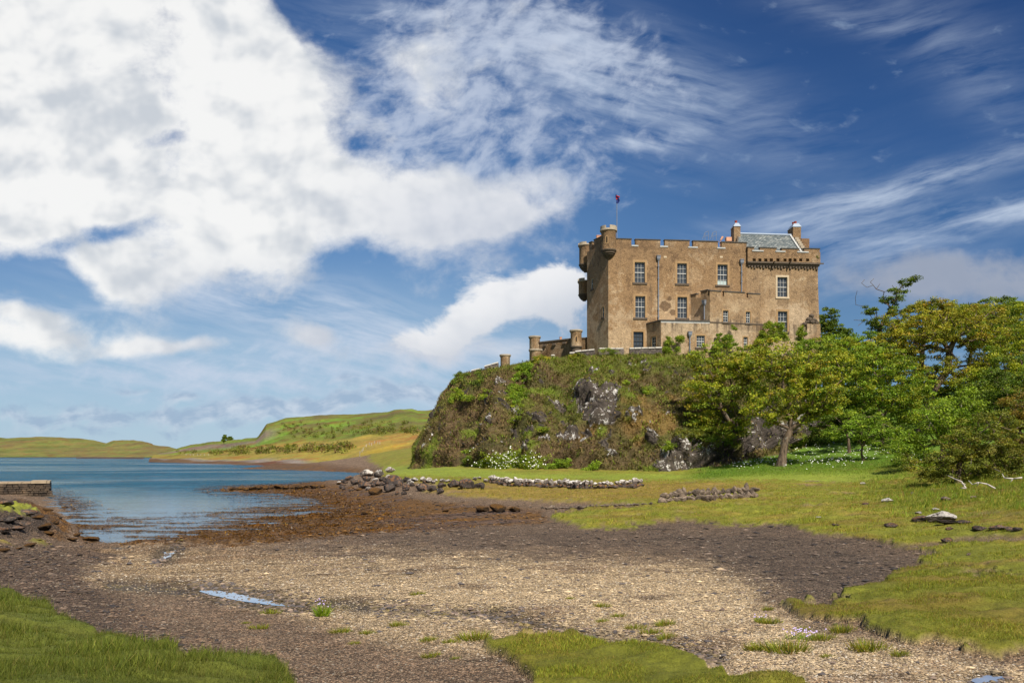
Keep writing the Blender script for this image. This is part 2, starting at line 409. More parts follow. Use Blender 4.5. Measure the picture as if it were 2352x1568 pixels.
MAT_WEEDROCK = m_rock('weedy shore rock', (.075, .040, .014), (.024, .016, .010), (.15, .070, .014), .35, .0, 2.0)
MAT_PALEROCK = m_rock('lichen crusted stone', (.22, .18, .15), (.060, .050, .045), (.66, .62, .55), .36, .30, 2.2)
MAT_TANROCK = m_rock('brown wall stone', (.36, .27, .195), (.10, .078, .062), (.45, .38, .30), .12, .15, 2.0)

# ------------------------------------------------------------------ ground: one height sheet out of spot heights
SPOT_PIX = [  # column, row in sketch units, height above the water
    (0, 1568, 1.35), (300, 1500, 1.1), (0, 1400, 1.0), (600, 1568, .95), (1175, 1568, .9), (1700, 1568, 1.1), (2351, 1568, 1.0), (2351, 1400, 1.1),
    (1900, 1420, .95), (2100, 1350, 1.0), (575, 1370, .6), (380, 1275, .12), (1175, 1400, .75), (1175, 1300, .55), (1175, 1230, .4), (1700, 1250, .55),
    (2100, 1280, .75), (100, 1290, .6), (0, 1180, 1.0), (60, 1225, .65), (100, 1195, .45), (188, 1240, .02), (150, 1200, .0), (120, 1140, -.1), (330, 1246, .03), (460, 1233, .0), (560, 1213, .0),
    (680, 1186, .0), (790, 1164, .02), (700, 1148, -.1), (530, 1125, .03), (650, 1120, .15), (740, 1106, .0), (840, 1086, .0), (900, 1076, 1.3), (865, 1092, 1.0),
    (300, 1200, -.22), (400, 1150, -.45), (100, 1100, -.8), (600, 1092, -.6), (560, 1150, -.25), (0, 1085, -1), (900, 1150, .42), (900, 1122, .85), (900, 1200, .25), (1100, 1160, .7), (1100, 1182, .5),
    (780, 1130, .28), (700, 1170, -.02),
    (850, 1112, .85), (950, 1092, 1.55), (1000, 1087, 1.65), (1170, 1092, 1.45), (1170, 1105, 1.25), (1170, 1118, 1.0), (1440, 1094, 1.4), (1470, 1112, 1.2), (1600, 1087, 1.55), (1650, 1105, 1.35),
    (1600, 1140, 1.05), (1740, 1130, 1.1), (1800, 1072, 2.2), (1900, 1090, 1.7), (2050, 1095, 1.65), (2100, 1120, 1.35), (2351, 1140, 1.5), (2351, 1200, 1.2), (2200, 1180, 1.1),
    (1900, 1160, 1.02), (1500, 1170, .82), (1500, 1200, .6), (1250, 1195, .5), (1700, 1203, .62)]
SPOT_XYZ = [  # column, distance, height
    (1850, 90, 4.0), (1900, 92, 5.0), (2000, 86, 4.2), (2200, 85, 5.5), (2000, 105, 8.5), (2351, 82, 7.2), (2351, 60, 4), (2200, 60, 2.8), (2351, 45, 2.2), (2351, 112, 13), (1900, 115, 10), (2351, 155, 17),
    (1700, 92, 4.5), (1650, 86, 3.0), (1300, 100, 3), (1300, 135, 5), (980, 105, 1.9), (900, 130, 2.5), (860, 160, 2.0), (700, 160, -.8), (400, 160, -1.5),
    (-700, 8, 1.5), (-700, 30, 1.8), (-700, 80, .8), (-700, 160, -2), (2900, 8, 1.2), (2900, 20, 1.5), (2900, 50, 4), (2900, 100, 13), (2900, 160, 18), (0, 4.2, 1.5), (1175, 4.2, 1.1), (2351, 4.2, 1.2)]
def _spots():
    q = []
    for u, v, z in SPOT_PIX:
        q.append((u, (CAMZ - z) * F / (v - 1047), z))
    q += SPOT_XYZ
    return np.array(q)
_sp = _spots()
def _key(u, Y): return np.stack([(u - 1175.5) / F * 3.0, np.log(Y)], -1)
_K = _key(_sp[:, 0], _sp[:, 1])
def _phi(d2): return np.where(d2 > 1e-12, d2 * np.log(np.maximum(d2, 1e-12)), 0) * .5
def _tps_fit():
    n = len(_K); A = np.zeros((n + 3, n + 3)); d2 = ((_K[:, None] - _K[None]) ** 2).sum(-1)
    A[:n, :n] = _phi(d2) + np.eye(n) * 0.004; A[:n, n] = 1; A[:n, n + 1:] = _K; A[n, :n] = 1; A[n + 1:, :n] = _K.T
    return np.linalg.solve(A, np.concatenate([_sp[:, 2], np.zeros(3)]))
_W = _tps_fit()
def base_height(u, Y):
    k = _key(u, Y); out = np.zeros(len(k))
    for s in range(0, len(k), 60000):
        kk = k[s:s + 60000]; d2 = ((kk[:, None] - _K[None]) ** 2).sum(-1)
        out[s:s + 60000] = _phi(d2) @ _W[:-3] + _W[-3] + kk @ _W[-2:]
    return out
GN_L, GN_U = 660, 860
gl = np.linspace(math.log(3.4), math.log(210), GN_L); gu = np.linspace(-720, 2950, GN_U)
GU, GL = np.meshgrid(gu, gl); GY = np.exp(GL)
GZ = base_height(GU.ravel(), GY.ravel()).reshape(GU.shape)
GX = (GU - 1175.5) / F * GY
GV = 1047 + (CAMZ - GZ) * F / GY           # row in sketch units
P_LEFT = [(-800, 1330), (0, 1365), (60, 1385), (120, 1395), (125, 1425), (170, 1450), (250, 1470), (380, 1490), (410, 1500), (405, 1530), (480, 1535), (640, 1540), (670, 1568), (700, 1700), (-800, 1900)]
P_MIDB = [(1110, 1490), (1200, 1470), (1330, 1475), (1500, 1495), (1590, 1522), (1670, 1545), (1790, 1575), (1950, 1640), (2200, 1800), (1300, 2000), (1230, 1568), (1180, 1530)]
P_RIGHT = [(1790, 1392), (1900, 1394), (2000, 1352), (2060, 1327), (2140, 1318), (2240, 1325), (2351, 1335), (3100, 1350), (3100, 1620), (2351, 1510), (2250, 1505), (2150, 1490), (2050, 1470), (1980, 1440), (1850, 1425)]
P_BANK = [(1270, 1195), (1290, 1185), (1400, 1172), (1500, 1163), (1380, 1160), (1240, 1152), (1060, 1142), (960, 1128), (1050, 1118), (900, 1104), (872, 1092), (880, 1075), (850, 1060), (850, 900), (3100, 700), (3100, 1350),
          (2351, 1332), (2200, 1310), (2110, 1300), (2150, 1270), (2050, 1255), (2000, 1240), (1870, 1225), (1800, 1205), (1640, 1208), (1560, 1195), (1450, 1215), (1330, 1210)]
P_SHORE = [(-800, 1150), (-5, 1168), (70, 1172), (88, 1182), (60, 1190), (-5, 1186), (-800, 1200)]
P_SHORE2 = [(-100, 1235), (20, 1242), (60, 1246), (120, 1248), (100, 1254), (-100, 1252)]
STREAM = [(360, 1285), (395, 1265), (415, 1245)]
STREAM2 = [(250, 1340), (400, 1352), (470, 1356), (570, 1368), (690, 1384), (860, 1392), (1100, 1405), (1230, 1432), (1330, 1455), (1500, 1480), (1650, 1505)]
wob = fbm(np.stack([GX.ravel() * .45, GY.ravel() * .45, 0 * GX.ravel()], 1), 4).reshape(GU.shape)
wob2 = fbm(np.stack([GX.ravel() * 2.2, GY.ravel() * 2.2, 0 * GX.ravel() + 5], 1), 3).reshape(GU.shape)
wob3 = fbm(np.stack([GX.ravel() * 6, GY.ravel() * 6, 0 * GX.ravel() + 15], 1), 2).reshape(GU.shape)
pu, pv = GU + wob * 16 + wob2 * 12 + wob3 * 8, GV + (wob * 6 + wob2 * 6 + wob3 * 3) * np.clip(30 / GY, .3, 2)
pix = F / GY                                 # sketch units per metre
def zone(poly, soft): return sstep(-soft, soft, poly_sd(poly, pu, pv))
near = GY < 30
g_l, g_m, g_r = zone(P_LEFT, 4), zone(P_MIDB, 3), zone(P_RIGHT, 3)
g_b = zone(P_BANK, 2.2); g_s = zone(P_SHORE, 2) ; g_s2 = zone(P_SHORE2, 2) * sstep(-.2, .2, wob)
grass = np.clip(g_l + g_m + g_r + g_b + g_s + g_s2 * .8, 0, 1)
# bare scraps inside the bank turf and tufty edges
bare = sstep(.42, .62, fbm(np.stack([GX.ravel() * .28, GY.ravel() * .5, 0 * GX.ravel() + 9], 1), 4).reshape(GU.shape)) * (GV > 1100) * (GV < 1320) * .8
grass = grass * (1 - bare * g_b)
sd_pale = poly_sd([(190, 1322), (300, 1256), (420, 1262), (900, 1264), (1300, 1280), (1620, 1290), (1750, 1320), (1790, 1345), (1740, 1370), (1800, 1400), (1900, 1440), (2351, 1530), (3000, 1640), (2351, 1900), (1300, 1800), (1200, 1530), (900, 1490), (700, 1425), (480, 1362), (200, 1338)], GU + wob * 50, GV + wob * 12)
pale = sstep(-26, 34, sd_pale + wob2 * 12)
bright = sstep(-120, 140, poly_sd([(600, 1390), (1000, 1300), (1600, 1300), (1790, 1350), (1750, 1380), (1900, 1450), (2400, 1560), (2000, 1560), (1400, 1440), (1000, 1420)], GU + wob * 60, GV + wob * 16) * 1.0)
weed = sstep(-8, 8, poly_sd([(-400, 1120), (100, 1118), (130, 1150), (175, 1200), (190, 1243), (330, 1250), (600, 1245), (900, 1220), (1260, 1198), (1240, 1170), (1000, 1152), (930, 1140), (820, 1118), (700, 1100), (870, 1080), (600, 1050), (-400, 1050)], pu, pv))
wetweed = sstep(.55, .05, GZ)
darkgr = sstep(-45, 50, poly_sd([(560, 1245), (900, 1222), (1250, 1205), (1500, 1210), (1800, 1205), (2160, 1270), (2110, 1300), (2000, 1390), (1880, 1395), (1740, 1350), (1560, 1270), (1100, 1260), (700, 1262)], pu + wob * 60, pv + wob * 22 + wob2 * 8))
leftmud = sstep(-25, 40, poly_sd([(-800, 1240), (190, 1246), (330, 1256), (200, 1325), (300, 1380), (480, 1480), (700, 1580), (400, 1700), (-800, 1400)], pu, pv))
stream = np.exp(-(line_d(STREAM2, GU, GV + wob * 4) / (9 + 6 * np.clip(12 / GY, .5, 1.6))) ** 2)
stream1 = np.exp(-(line_d(STREAM, GU, GV) / 8) ** 2)
strm = np.clip(stream + stream1, 0, 1)
def lay(c, m, d): return c * (1 - m[..., None]) + np.asarray(d) * m[..., None]
zc = np.zeros(GU.shape + (3,)) + (.200, .142, .096)
zc = lay(zc, leftmud, (.112, .078, .055))
zc = lay(zc, pale, (.305, .225, .135))
zc = lay(zc, pale * bright, (.50, .385, .235))
zc = lay(zc, (1 - pale) * sstep(1380, 1420, GV) * (GU > 250) * .6 * sstep(-.5, .3, wob2), (.185, .125, .080))
zc = lay(zc, sstep(.25, .6, wob) * pale * .55, (.15, .095, .06))
zc = lay(zc, darkgr * .88, (.112, .085, .065))
zc = lay(zc, weed, (.130, .068, .022))
pinkish = sstep(-.1, .35, fbm(np.stack([GX.ravel() * .12, GY.ravel() * .5, 0 * GX.ravel() + 3], 1), 4).reshape(GU.shape))
zc = lay(zc, weed * (GZ > .2) * pinkish * .75, (.095, .066, .055))
orange = sstep(.0, .5, fbm(np.stack([GX.ravel() * .25, GY.ravel() * .9, 0 * GX.ravel() + 30], 1), 4).reshape(GU.shape))
zc = lay(zc, weed * wetweed * orange * .85, (.27, .115, .014))
wrk = 1 - np.abs(fbm(np.stack([GX.ravel() * .16 + .1 * GY.ravel(), GY.ravel() * .5, 0 * GX.ravel() + 120], 1), 4)).reshape(GU.shape)
zc = zc * (1 - .55 * sstep(.90, .985, wrk) * sstep(-.1, .3, wob2 + .5 * wob) * (GZ > .25))[..., None]
zc = zc * (.86 + .3 * sstep(-.5, .5, wob2))[..., None]
zc = lay(zc, strm * .75, (.045, .034, .020))
mossy = sstep(.1, .5, wob2 + .3 * wob)
zc = lay(zc, strm * mossy * .5, (.20, .15, .03))
n_g = fbm(np.stack([GX.ravel() * .35, GY.ravel() * .6, 0 * GX.ravel() + 50], 1), 4).reshape(GU.shape)
gc = np.zeros(GU.shape + (3,)) + (.230, .225, .026)
gc = lay(gc, sstep(-.1, .5, n_g) * .6, (.280, .195, .036))
gc = lay(gc, sstep(.1, -.5, n_g) * .6, (.195, .210, .022))
far_b = sstep(60, 75, GY) * 0
strip = zone([(880, 1075), (950, 1068), (1200, 1088), (1500, 1090), (1800, 1082), (2000, 1085), (2120, 1095), (2000, 1112), (1700, 1106), (1480, 1106), (1200, 1103), (1000, 1098), (905, 1096)], 4)
dryb = zone([(960, 1128), (1050, 1116), (1200, 1113), (1480, 1113), (1780, 1118), (1740, 1130), (1500, 1150), (1380, 1158), (1240, 1152), (1060, 1142)], 4)
slope = sstep(60, 72, GY) * sstep(1560, 1640, GU)
gc = lay(gc, dryb * .85, (.285, .190, .042))
gc = lay(gc, strip * .85, (.235, .290, .034))
gc = lay(gc, slope, (.130, .230, .022))
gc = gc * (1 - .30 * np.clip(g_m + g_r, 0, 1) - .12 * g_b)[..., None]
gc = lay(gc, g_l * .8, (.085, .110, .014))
gc = lay(gc, sstep(.15, .6, wob2 * .7 + n_g * .6) * np.clip(g_m + g_r + g_b * (1 - strip), 0, 1) * .4, (.16, .105, .034))
gc = lay(gc, g_s, (.21, .22, .03))
gc = gc * np.where(GY < 30, .85, .92)[..., None]
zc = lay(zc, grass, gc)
# relief: turf stands a hand's breadth proud, channels lie lower, shore rocks and weed are lumpy
amp = .018 + .012 * sstep(10, 40, GY)
step_h = np.where(GY < 30, .11, .16)
turfw = grass * step_h * (1 - .6 * strip) * (1 + .35 * wob2)
lump = fbm(np.stack([GX.ravel() * .9, GY.ravel() * 1.5, 0 * GX.ravel() + 70], 1), 5).reshape(GU.shape)
isl = fbm(np.stack([GX.ravel() * .22, GY.ravel() * 1.0, 0 * GX.ravel() + 90], 1), 5).reshape(GU.shape)
inbay = sstep(.5, .12, GZ) * sstep(-.42, -.15, GZ)
isl = isl + .55 * lump * (GY > 25)
GZ2 = GZ + turfw + wob * .03 * (1 - grass) + wob2 * amp - strm * .06 + lump * .05 * weed + isl * .13 * inbay
GZ2 += grass * (wob * .05 + lump * .035)
leftrock = sstep(-6, 10, poly_sd([(-300, 1140), (60, 1150), (120, 1175), (165, 1210), (150, 1236), (60, 1236), (-300, 1236)], pu, pv))
GZ2 += leftrock * np.abs(lump) * .35
# the left shore rocks are dark, weedy below
zc = lay(zc, leftrock * (1 - g_s) * .85, (.060, .048, .042))
zc = lay(zc, leftrock * sstep(.60, .30, GZ2) * .9, (.19, .092, .020))
POOLS = {'tidal_pool': ([(446, 1356), (480, 1353), (540, 1358), (600, 1366), (650, 1375), (702, 1385), (690, 1389), (620, 1385), (550, 1377), (490, 1367)], []),
         'small_pool': ([(358, 1281), (376, 1269), (402, 1262), (408, 1267), (390, 1277), (372, 1285)], []),
         'stream_pool': ([(2225, 1560), (2262, 1551), (2300, 1553), (2310, 1563), (2250, 1568)], [])}
for _k, (_p, _o) in POOLS.items():
    d_ = poly_sd(_p, GU + wob2 * 5, GV + wob2 * 2.5); z_ = np.percentile(GZ2[d_ > 0], 35); _o.append(z_)
    r_ = sstep(-22, -5, d_); GZ2 = GZ2 * (1 - r_) + (z_ + .012 + .012 * wob2) * r_
    m_ = sstep(-5, 1.5, d_); GZ2 = GZ2 * (1 - m_) + (z_ - .03 + .036 * (wob2 > .45)) * m_; strm = np.maximum(strm, sstep(-9, 0, d_)); zc = lay(zc, sstep(-20, -4, d_ + wob3 * 6) * .7, (.055, .042, .026))
wetm = np.clip(weed * wetweed * .8 + strm * .9, 0, 1)
pebm = np.clip(.9 - weed * .45, 0, 1) * (1 - grass)
_idx = np.arange(GN_L * GN_U).reshape(GN_L, GN_U)
quads = np.stack([_idx[:-1, :-1], _idx[:-1, 1:], _idx[1:, 1:], _idx[1:, :-1]], -1).reshape(-1, 4)
GV3 = np.stack([GX, GY, GZ2], -1)
zc_ground = zc
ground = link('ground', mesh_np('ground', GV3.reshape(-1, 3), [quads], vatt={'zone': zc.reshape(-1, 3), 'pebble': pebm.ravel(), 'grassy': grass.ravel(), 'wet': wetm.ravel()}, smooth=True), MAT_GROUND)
tag(ground, kind='structure')
def gz(X, Y):
    """ground height at world points"""
    X = np.atleast_1d(np.asarray(X, float)); Y = np.atleast_1d(np.asarray(Y, float))
    fu = ((X / Y * F + 1175.5) - gu[0]) / (gu[1] - gu[0]); fl = (np.log(np.maximum(Y, 3.41)) - gl[0]) / (gl[1] - gl[0])
    fu = np.clip(fu, 0, GN_U - 1.001); fl = np.clip(fl, 0, GN_L - 1.001)
    i, j = fl.astype(int), fu.astype(int); a, b = fl - i, fu - j
    return (GZ2[i, j] * (1 - a) * (1 - b) + GZ2[i + 1, j] * a * (1 - b) + GZ2[i, j + 1] * (1 - a) * b + GZ2[i + 1, j + 1] * a * b)
def on_ground(Du, Dv):
    """the point of the ground seen at a place of the sketch"""
    Y = np.exp(np.linspace(math.log(4), math.log(200), 900)); X = (Du - 1175.5) / F * Y
    zr = CAMZ + (1047 - Dv) / F * Y; k = np.nonzero(zr <= gz(X, Y))[0]
    k = k[0] if len(k) else 899
    return np.array((X[k], Y[k], gz(X[k], Y[k])[0]))
def margin(cols, edge):
    """the same ground carried on sideways beyond the detailed sheet"""
    r = np.r_[0:GN_L:6, GN_L - 1]; U_ = np.array(cols, float)[None] + 0 * gl[r][:, None]; Y_ = np.exp(gl[r])[:, None] + 0 * U_; Z_ = GZ2[r, edge][:, None] + 0 * U_
    n, m = U_.shape; ix = np.arange(n * m).reshape(n, m); c = np.tile((.20, .20, .03), (n * m, 1)); o_ = np.ones(n * m)
    o = link('ground', mesh_np('ground', np.stack([(U_ - 1175.5) / F * Y_, Y_, Z_], -1).reshape(-1, 3), [np.stack([ix[:-1, :-1], ix[:-1, 1:], ix[1:, 1:], ix[1:, :-1]], -1).reshape(-1, 4)], vatt={'zone': c, 'pebble': o_ * 0, 'grassy': o_, 'wet': o_ * 0}, smooth=True), MAT_GROUND); tag(o, kind='structure')
margin([2950, 3600, 5000, 8000, 14000], -1); margin([-11000, -5000, -2600, -1400, -720], 0)
_x = np.linspace(-60, 60, 41); _X, _Y = np.meshgrid(_x, np.array([-40, -10, 0, 3.41])); _Z = np.where(np.abs(_X) < 3.2, np.interp(_X, GX[0], GZ2[0]), 1.2); _n = _X.size; _ix = np.arange(_n).reshape(_X.shape)
_g = link('ground', mesh_np('ground', np.stack([_X, _Y, _Z], -1).reshape(-1, 3), [np.stack([_ix[:-1, :-1], _ix[:-1, 1:], _ix[1:, 1:], _ix[1:, :-1]], -1).reshape(-1, 4)], vatt={'zone': np.tile((.20, .20, .03), (_n, 1)), 'pebble': np.zeros(_n), 'grassy': np.ones(_n), 'wet': np.zeros(_n)}, smooth=True), MAT_GROUND); tag(_g, kind='structure')
# ------------------------------------------------------------------ water
wx = np.array([-9000, -600, -200, -60, 0, 60, 300, 9000.]); wy = np.array([20, 60, 150, 400, 1200, 9000.])
WX, WY = np.meshgrid(wx, wy); wi = np.arange(WX.size).reshape(WX.shape)
water = link('water', mesh_np('water', np.stack([WX.ravel(), WY.ravel(), 0 * WX.ravel()], 1), [np.stack([wi[:-1, :-1], wi[:-1, 1:], wi[1:, 1:], wi[1:, :-1]], -1).reshape(-1, 4)]), MAT_WATER)
tag(water, kind='structure')
def pool(name):
    pts, (z,) = POOLS[name]; c = np.mean(pts, 0); Y = [(CAMZ - z) * F / (c[1] + (v - c[1]) * 1.25 - 1047) for u, v in pts]
    mb = MB(); mb.add([((c[0] + (u - c[0]) * 1.03 - 1175.5) / F * y, y, z) for (u, v), y in zip(pts, Y)], [tuple(range(len(pts)))])
    o = mb.build(name, MAT_POOL); tag(o, kind='structure'); return o
MAT_POOL, _nt, _b = mat('still water'); setc(_nt, _b, (.96, .93, .89)); _b.inputs['Roughness'].default_value = .02; _b.inputs['Metallic'].default_value = .85
# ------------------------------------------------------------------ far land: lofts through contour lines
def loft(name, rows, ncol, nsub, m, colfn, namp, nscale, seed, kind='structure', edge=0.0):
    """rows: list of contour lines, each a list of (column, row, distance); resampled by column and swept from one to the next"""
    us = np.linspace(0, 1, ncol); L = []
    for r in rows:
        r = np.array(r, float); t = (r[:, 0] - r[0, 0]) / (r[-1, 0] - r[0, 0])
        L.append(np.stack([np.interp(us, t, r[:, k]) for k in range(3)], -1))
    L = np.array(L); G = []; T = []
    for k in range(len(L) - 1):
        for s in range(nsub + (k == len(L) - 2)):
            a = s / nsub; w = a * a * (3 - 2 * a) * .5 + a * .5
            iv = 1 / (1 / L[k][:, 2] * (1 - a) + 1 / L[k + 1][:, 2] * a)
            G.append(np.stack([L[k][:, 0] * (1 - a) + L[k + 1][:, 0] * a, L[k][:, 1] * (1 - w) + L[k + 1][:, 1] * w, iv], -1)); T.append(k + a)
    G = np.array(G); Y = G[..., 2]; P = np.stack([(G[..., 0] - 1175.5) / F * Y, Y, CAMZ + (1047 - G[..., 1]) / F * Y], -1)
    T = np.array(T)[:, None] + 0 * Y
    nz = fbm(P.reshape(-1, 3) * nscale + seed, 5).reshape(Y.shape)
    P[..., 2] += nz * namp * sstep(0, .6, T)
    c = colfn(T, G, P, nz); n, mcol = Y.shape; ix = np.arange(n * mcol).reshape(n, mcol)
    q = np.stack([ix[:-1, :-1], ix[:-1, 1:], ix[1:, 1:], ix[1:, :-1]], -1).reshape(-1, 4)
    o = link(name, mesh_np(name, P.reshape(-1, 3), [q], vatt={'zone': c.reshape(-1, 3)}, smooth=True), m); tag(o, kind=kind)
    return o, P, G
def far_col(T, G, P, nz):
    c = np.zeros(T.shape + (3,)) + (.175, .180, .035)
    c = lay(c, sstep(-.2, .5, nz) * .7, (.150, .105, .040)); c = lay(c, sstep(.1, -.5, nz) * .6, (.085, .120, .020))
    return lay(c, sstep(.22, .10, T), (.10, .075, .055))
loft('hills', [[(-900, 1049.5, 1500), (200, 1049.5, 1500), (420, 1049.6, 1400)],
               [(-900, 1046, 1540), (200, 1045, 1540), (420, 1047, 1430)],
               [(-900, 1020, 1750), (60, 1028, 1750), (200, 1034, 1700), (330, 1034, 1650), (420, 1040, 1550)],
               [(-900, 990, 2000), (-200, 1000, 2000), (0, 1004, 2000), (60, 1005, 2000), (110, 1003, 2000), (180, 1006, 1990), (215, 1010, 1980), (243, 1018, 1950), (260, 1012, 1930), (310, 1011, 1900), (335, 1014, 1850), (352, 1023, 1800), (385, 1025, 1780), (430, 1035, 1700)],
               [(-900, 1030, 2600), (200, 1040, 2600), (430, 1046, 2500)]], 260, 10, MAT_HILL, far_col, 3.0, .012, 3.3)
def head_col(T, G, P, nz):
    c = np.zeros(T.shape + (3,)) + (.120, .072, .035)                        # weedy foreshore
    c = lay(c, sstep(.75, 1.0, T) * .8, (.24, .21, .18))                      # pale stones at the tide line
    c = lay(c, sstep(1.02, 1.25, T), (.26, .215, .035))                        # rough pasture
    u = G[..., 0]
    yel = sstep(780, 850, u) * sstep(1.15, 1.4, T)
    c = lay(c, yel * .8, (.30, .215, .04)); c = lay(c, yel * sstep(.1, .6, nz), (.38, .27, .03))
    c = lay(c, sstep(2.0, 2.2, T), (.150, .175, .022))
    c = lay(c, sstep(2.0, 2.5, T) * sstep(0, .5, nz) * .7, (.130, .085, .035)); c = lay(c, sstep(2.0, 2.3, T) * sstep(-.1, -.5, nz) * .9, (.15, .26, .02))
    return lay(c, (sstep(2.25, 2.5, T) * sstep(2.75, 2.6, T) * sstep(655, 605, u)) * .8, (.20, .15, .12))
_hl, HP, HG = loft('headland', [
    [(340, 1060, 420), (450, 1065, 340), (560, 1069, 270), (640, 1075, 215), (760, 1081, 185), (850, 1084, 165), (1060, 1082, 150)],
    [(345, 1055, 470), (450, 1057, 400), (600, 1061, 330), (720, 1063, 260), (820, 1066, 215), (900, 1068, 175), (1060, 1066, 150)],
    [(350, 1048, 620), (430, 1042, 600), (520, 1036, 560), (600, 1024, 520), (720, 1016, 470), (830, 1006, 400), (950, 995, 340), (1060, 990, 320)],
    [(360, 1042, 900), (440, 1021, 850), (480, 1015, 800), (540, 1010, 760), (590, 1004, 720), (594, 1001, 700), (603, 988, 695), (612, 974, 690), (622, 970, 690), (655, 960, 690), (740, 954, 690), (800, 951, 690), (890, 946, 680), (905, 940, 675), (945, 938, 670), (960, 943, 670), (1060, 938, 650)],
    [(360, 1046, 1200), (600, 1020, 1000), (1060, 970, 950)]], 300, 26, MAT_HILL, head_col, 1.3, .03, 8.1)
def on_head(Du, Dv):
    d = (HG[..., 0] - Du) ** 2 + ((1047 - (HP[..., 2] - CAMZ) * F / HP[..., 1]) - Dv) ** 2 * 4
    k = np.unravel_index(np.argmin(d), d.shape); return HP[k]
MAT_SPIT = m_hill('far shore')
def spit_col(T, G, P, nz): return np.zeros(T.shape + (3,)) + (.075, .055, .042)
loft('spit', [[(175, 1052.6, 1100), (330, 1053.8, 900)], [(175, 1049.5, 1130), (330, 1050, 930)], [(185, 1052.6, 1160), (330, 1053, 1000)]], 60, 3, MAT_SPIT, spit_col, .4, .05, 2.0)
# ------------------------------------------------------------------ the crag
def m_crag():
    m, nt, b = mat('crag')
    o = coords(nt); z = attr(nt, 'zone').outputs['Color']; rk = E(nt, attr(nt, 'rock').outputs['Fac'])
    n1 = noise(nt, o, .5, 7, .65, .4); n2 = noise(nt, o, 2.5, 7, .7, .3); n3 = noise(nt, o, 9.0, 4, .6)
    vv = voro(nt, mixc(nt, .5, o, noise(nt, o, .8, 4, .6, 0, out=1)), .55, 'DISTANCE_TO_EDGE'); cr = E(nt, vv.outputs['Distance'])
    veg = mixc(nt, 1.0, z, grey(nt, (n2 * 1.3 + .35) * (n3 * .9 + .55)), 'MULTIPLY')
    rc = mixc(nt, n1.smooth(.3, .65), (.042, .034, .028), (.135, .108, .086))
    rc = mixc(nt, (n2 * .7 + n1 * .5).smooth(.62, .72) * .6, rc, (.26, .21, .175))
    rc = mixc(nt, (n3 * .18 + n2 * .42 + n1 * .60).smooth(.655, .672) * .95, rc, (.74, .71, .66))
    rc = mixc(nt, (1.0 - cr.smooth(.0, .035)) * n2.smooth(.35, .5) * .9, rc, (.02, .016, .014))
    setc(nt, b, mixc(nt, rk.smooth(.35, .65), veg, rc))
    nt.links.new(bump(nt, n2 + n3 * .6 + cr.smooth(0, .1) * rk, 1.0, .35), b.inputs['Normal'])
    return m
MAT_CRAG = m_crag()
CR_BASE = [(1010, 150, 3), (956, 114, 1.9), (954, 99, 1.55), (1040, 88, 1.35), (1170, 80, 1.2), (1300, 77, 1.1), (1450, 76, 1.1), (1580, 75, 1.3), (1680, 78, 2.2), (1780, 84, 3.6), (1880, 95, 5.2), (1990, 118, 8)]
CR_TOP = [(1078, 150, 14), (1044, 118, 14.3), (1060, 112, 15.0), (1120, 106, 15.0), (1220, 103, 15.8), (1330, 101, 16.2), (1450, 99, 16.1), (1580, 98, 15.9), (1690, 98, 14.6), (1790, 100, 13.6), (1890, 105, 12.6), (1990, 122, 12)]
def _world(l):
    a = np.array(l, float); return np.stack([(a[:, 0] - 1175.5) / F * a[:, 1], a[:, 1], a[:, 2]], -1)
def _resample(P, n):
    """Catmull-Rom through the points, spaced by length"""
    Q = np.concatenate([[2 * P[0] - P[1]], P, [2 * P[-1] - P[-2]]]); out = []
    for i in range(1, len(Q) - 2):
        t = np.linspace(0, 1, 40, endpoint=False)[:, None]; a, b_, c, d = Q[i - 1], Q[i], Q[i + 1], Q[i + 2]
        out.append(.5 * (2 * b_ + (c - a) * t + (2 * a - 5 * b_ + 4 * c - d) * t ** 2 + (3 * b_ - a - 3 * c + d) * t ** 3))
    out = np.concatenate(out + [P[-1:]]); s = np.concatenate([[0], np.cumsum(np.linalg.norm(np.diff(out, axis=0), axis=1))])
    u = np.linspace(0, s[-1], n); return np.stack([np.interp(u, s, out[:, k]) for k in range(3)], -1), s[-1]
NS, NT = 560, 190
B_ = []; T_ = []
_bw, _tw = _world(CR_BASE), _world(CR_TOP)
_both, _ = _resample(np.concatenate([_bw, _tw], 1)[:, :3], NS)
def _res2(A, Bm, n):
    Q = np.concatenate([A, Bm], 1); Q = np.concatenate([[2 * Q[0] - Q[1]], Q, [2 * Q[-1] - Q[-2]]]); out = []
    for i in range(1, len(Q) - 2):
        t = np.linspace(0, 1, 60, endpoint=False)[:, None]; a, b_, c, d = Q[i - 1], Q[i], Q[i + 1], Q[i + 2]
        out.append(.5 * (2 * b_ + (c - a) * t + (2 * a - 5 * b_ + 4 * c - d) * t ** 2 + (3 * b_ - a - 3 * c + d) * t ** 3))
    out = np.concatenate(out + [Q[-2:-1]]); L = (out[:, :3] + out[:, 3:]) / 2
    s = np.concatenate([[0], np.cumsum(np.linalg.norm(np.diff(L, axis=0), axis=1))]); u = np.linspace(0, s[-1], n)
    o = np.stack([np.interp(u, s, out[:, k]) for k in range(6)], -1); return o[:, :3], o[:, 3:]
B_, T_ = _res2(_bw, _tw, NS); T_[:, 2] -= .30
tt = np.linspace(-.10, 1.0, NT)
hf = np.where(tt < 0, tt, np.where(tt < .22, tt * .75, .165 + (tt - .22) * 1.0705)); hf = np.clip(hf, -.2, 1)
vf = np.where(tt < 0, tt * .6, tt * 1.18 - .18 * tt ** 2.2)
CP = np.zeros((NT, NS, 3))
for k in range(3):
    w_ = vf if k == 2 else hf
    CP[..., k] = B_[None, :, k] * (1 - w_[:, None]) + T_[None, :, k] * w_[:, None]
def _normals(P):
    du = np.gradient(P, axis=1); dv = np.gradient(P, axis=0); return unit(np.cross(du, dv))
CN = _normals(CP)
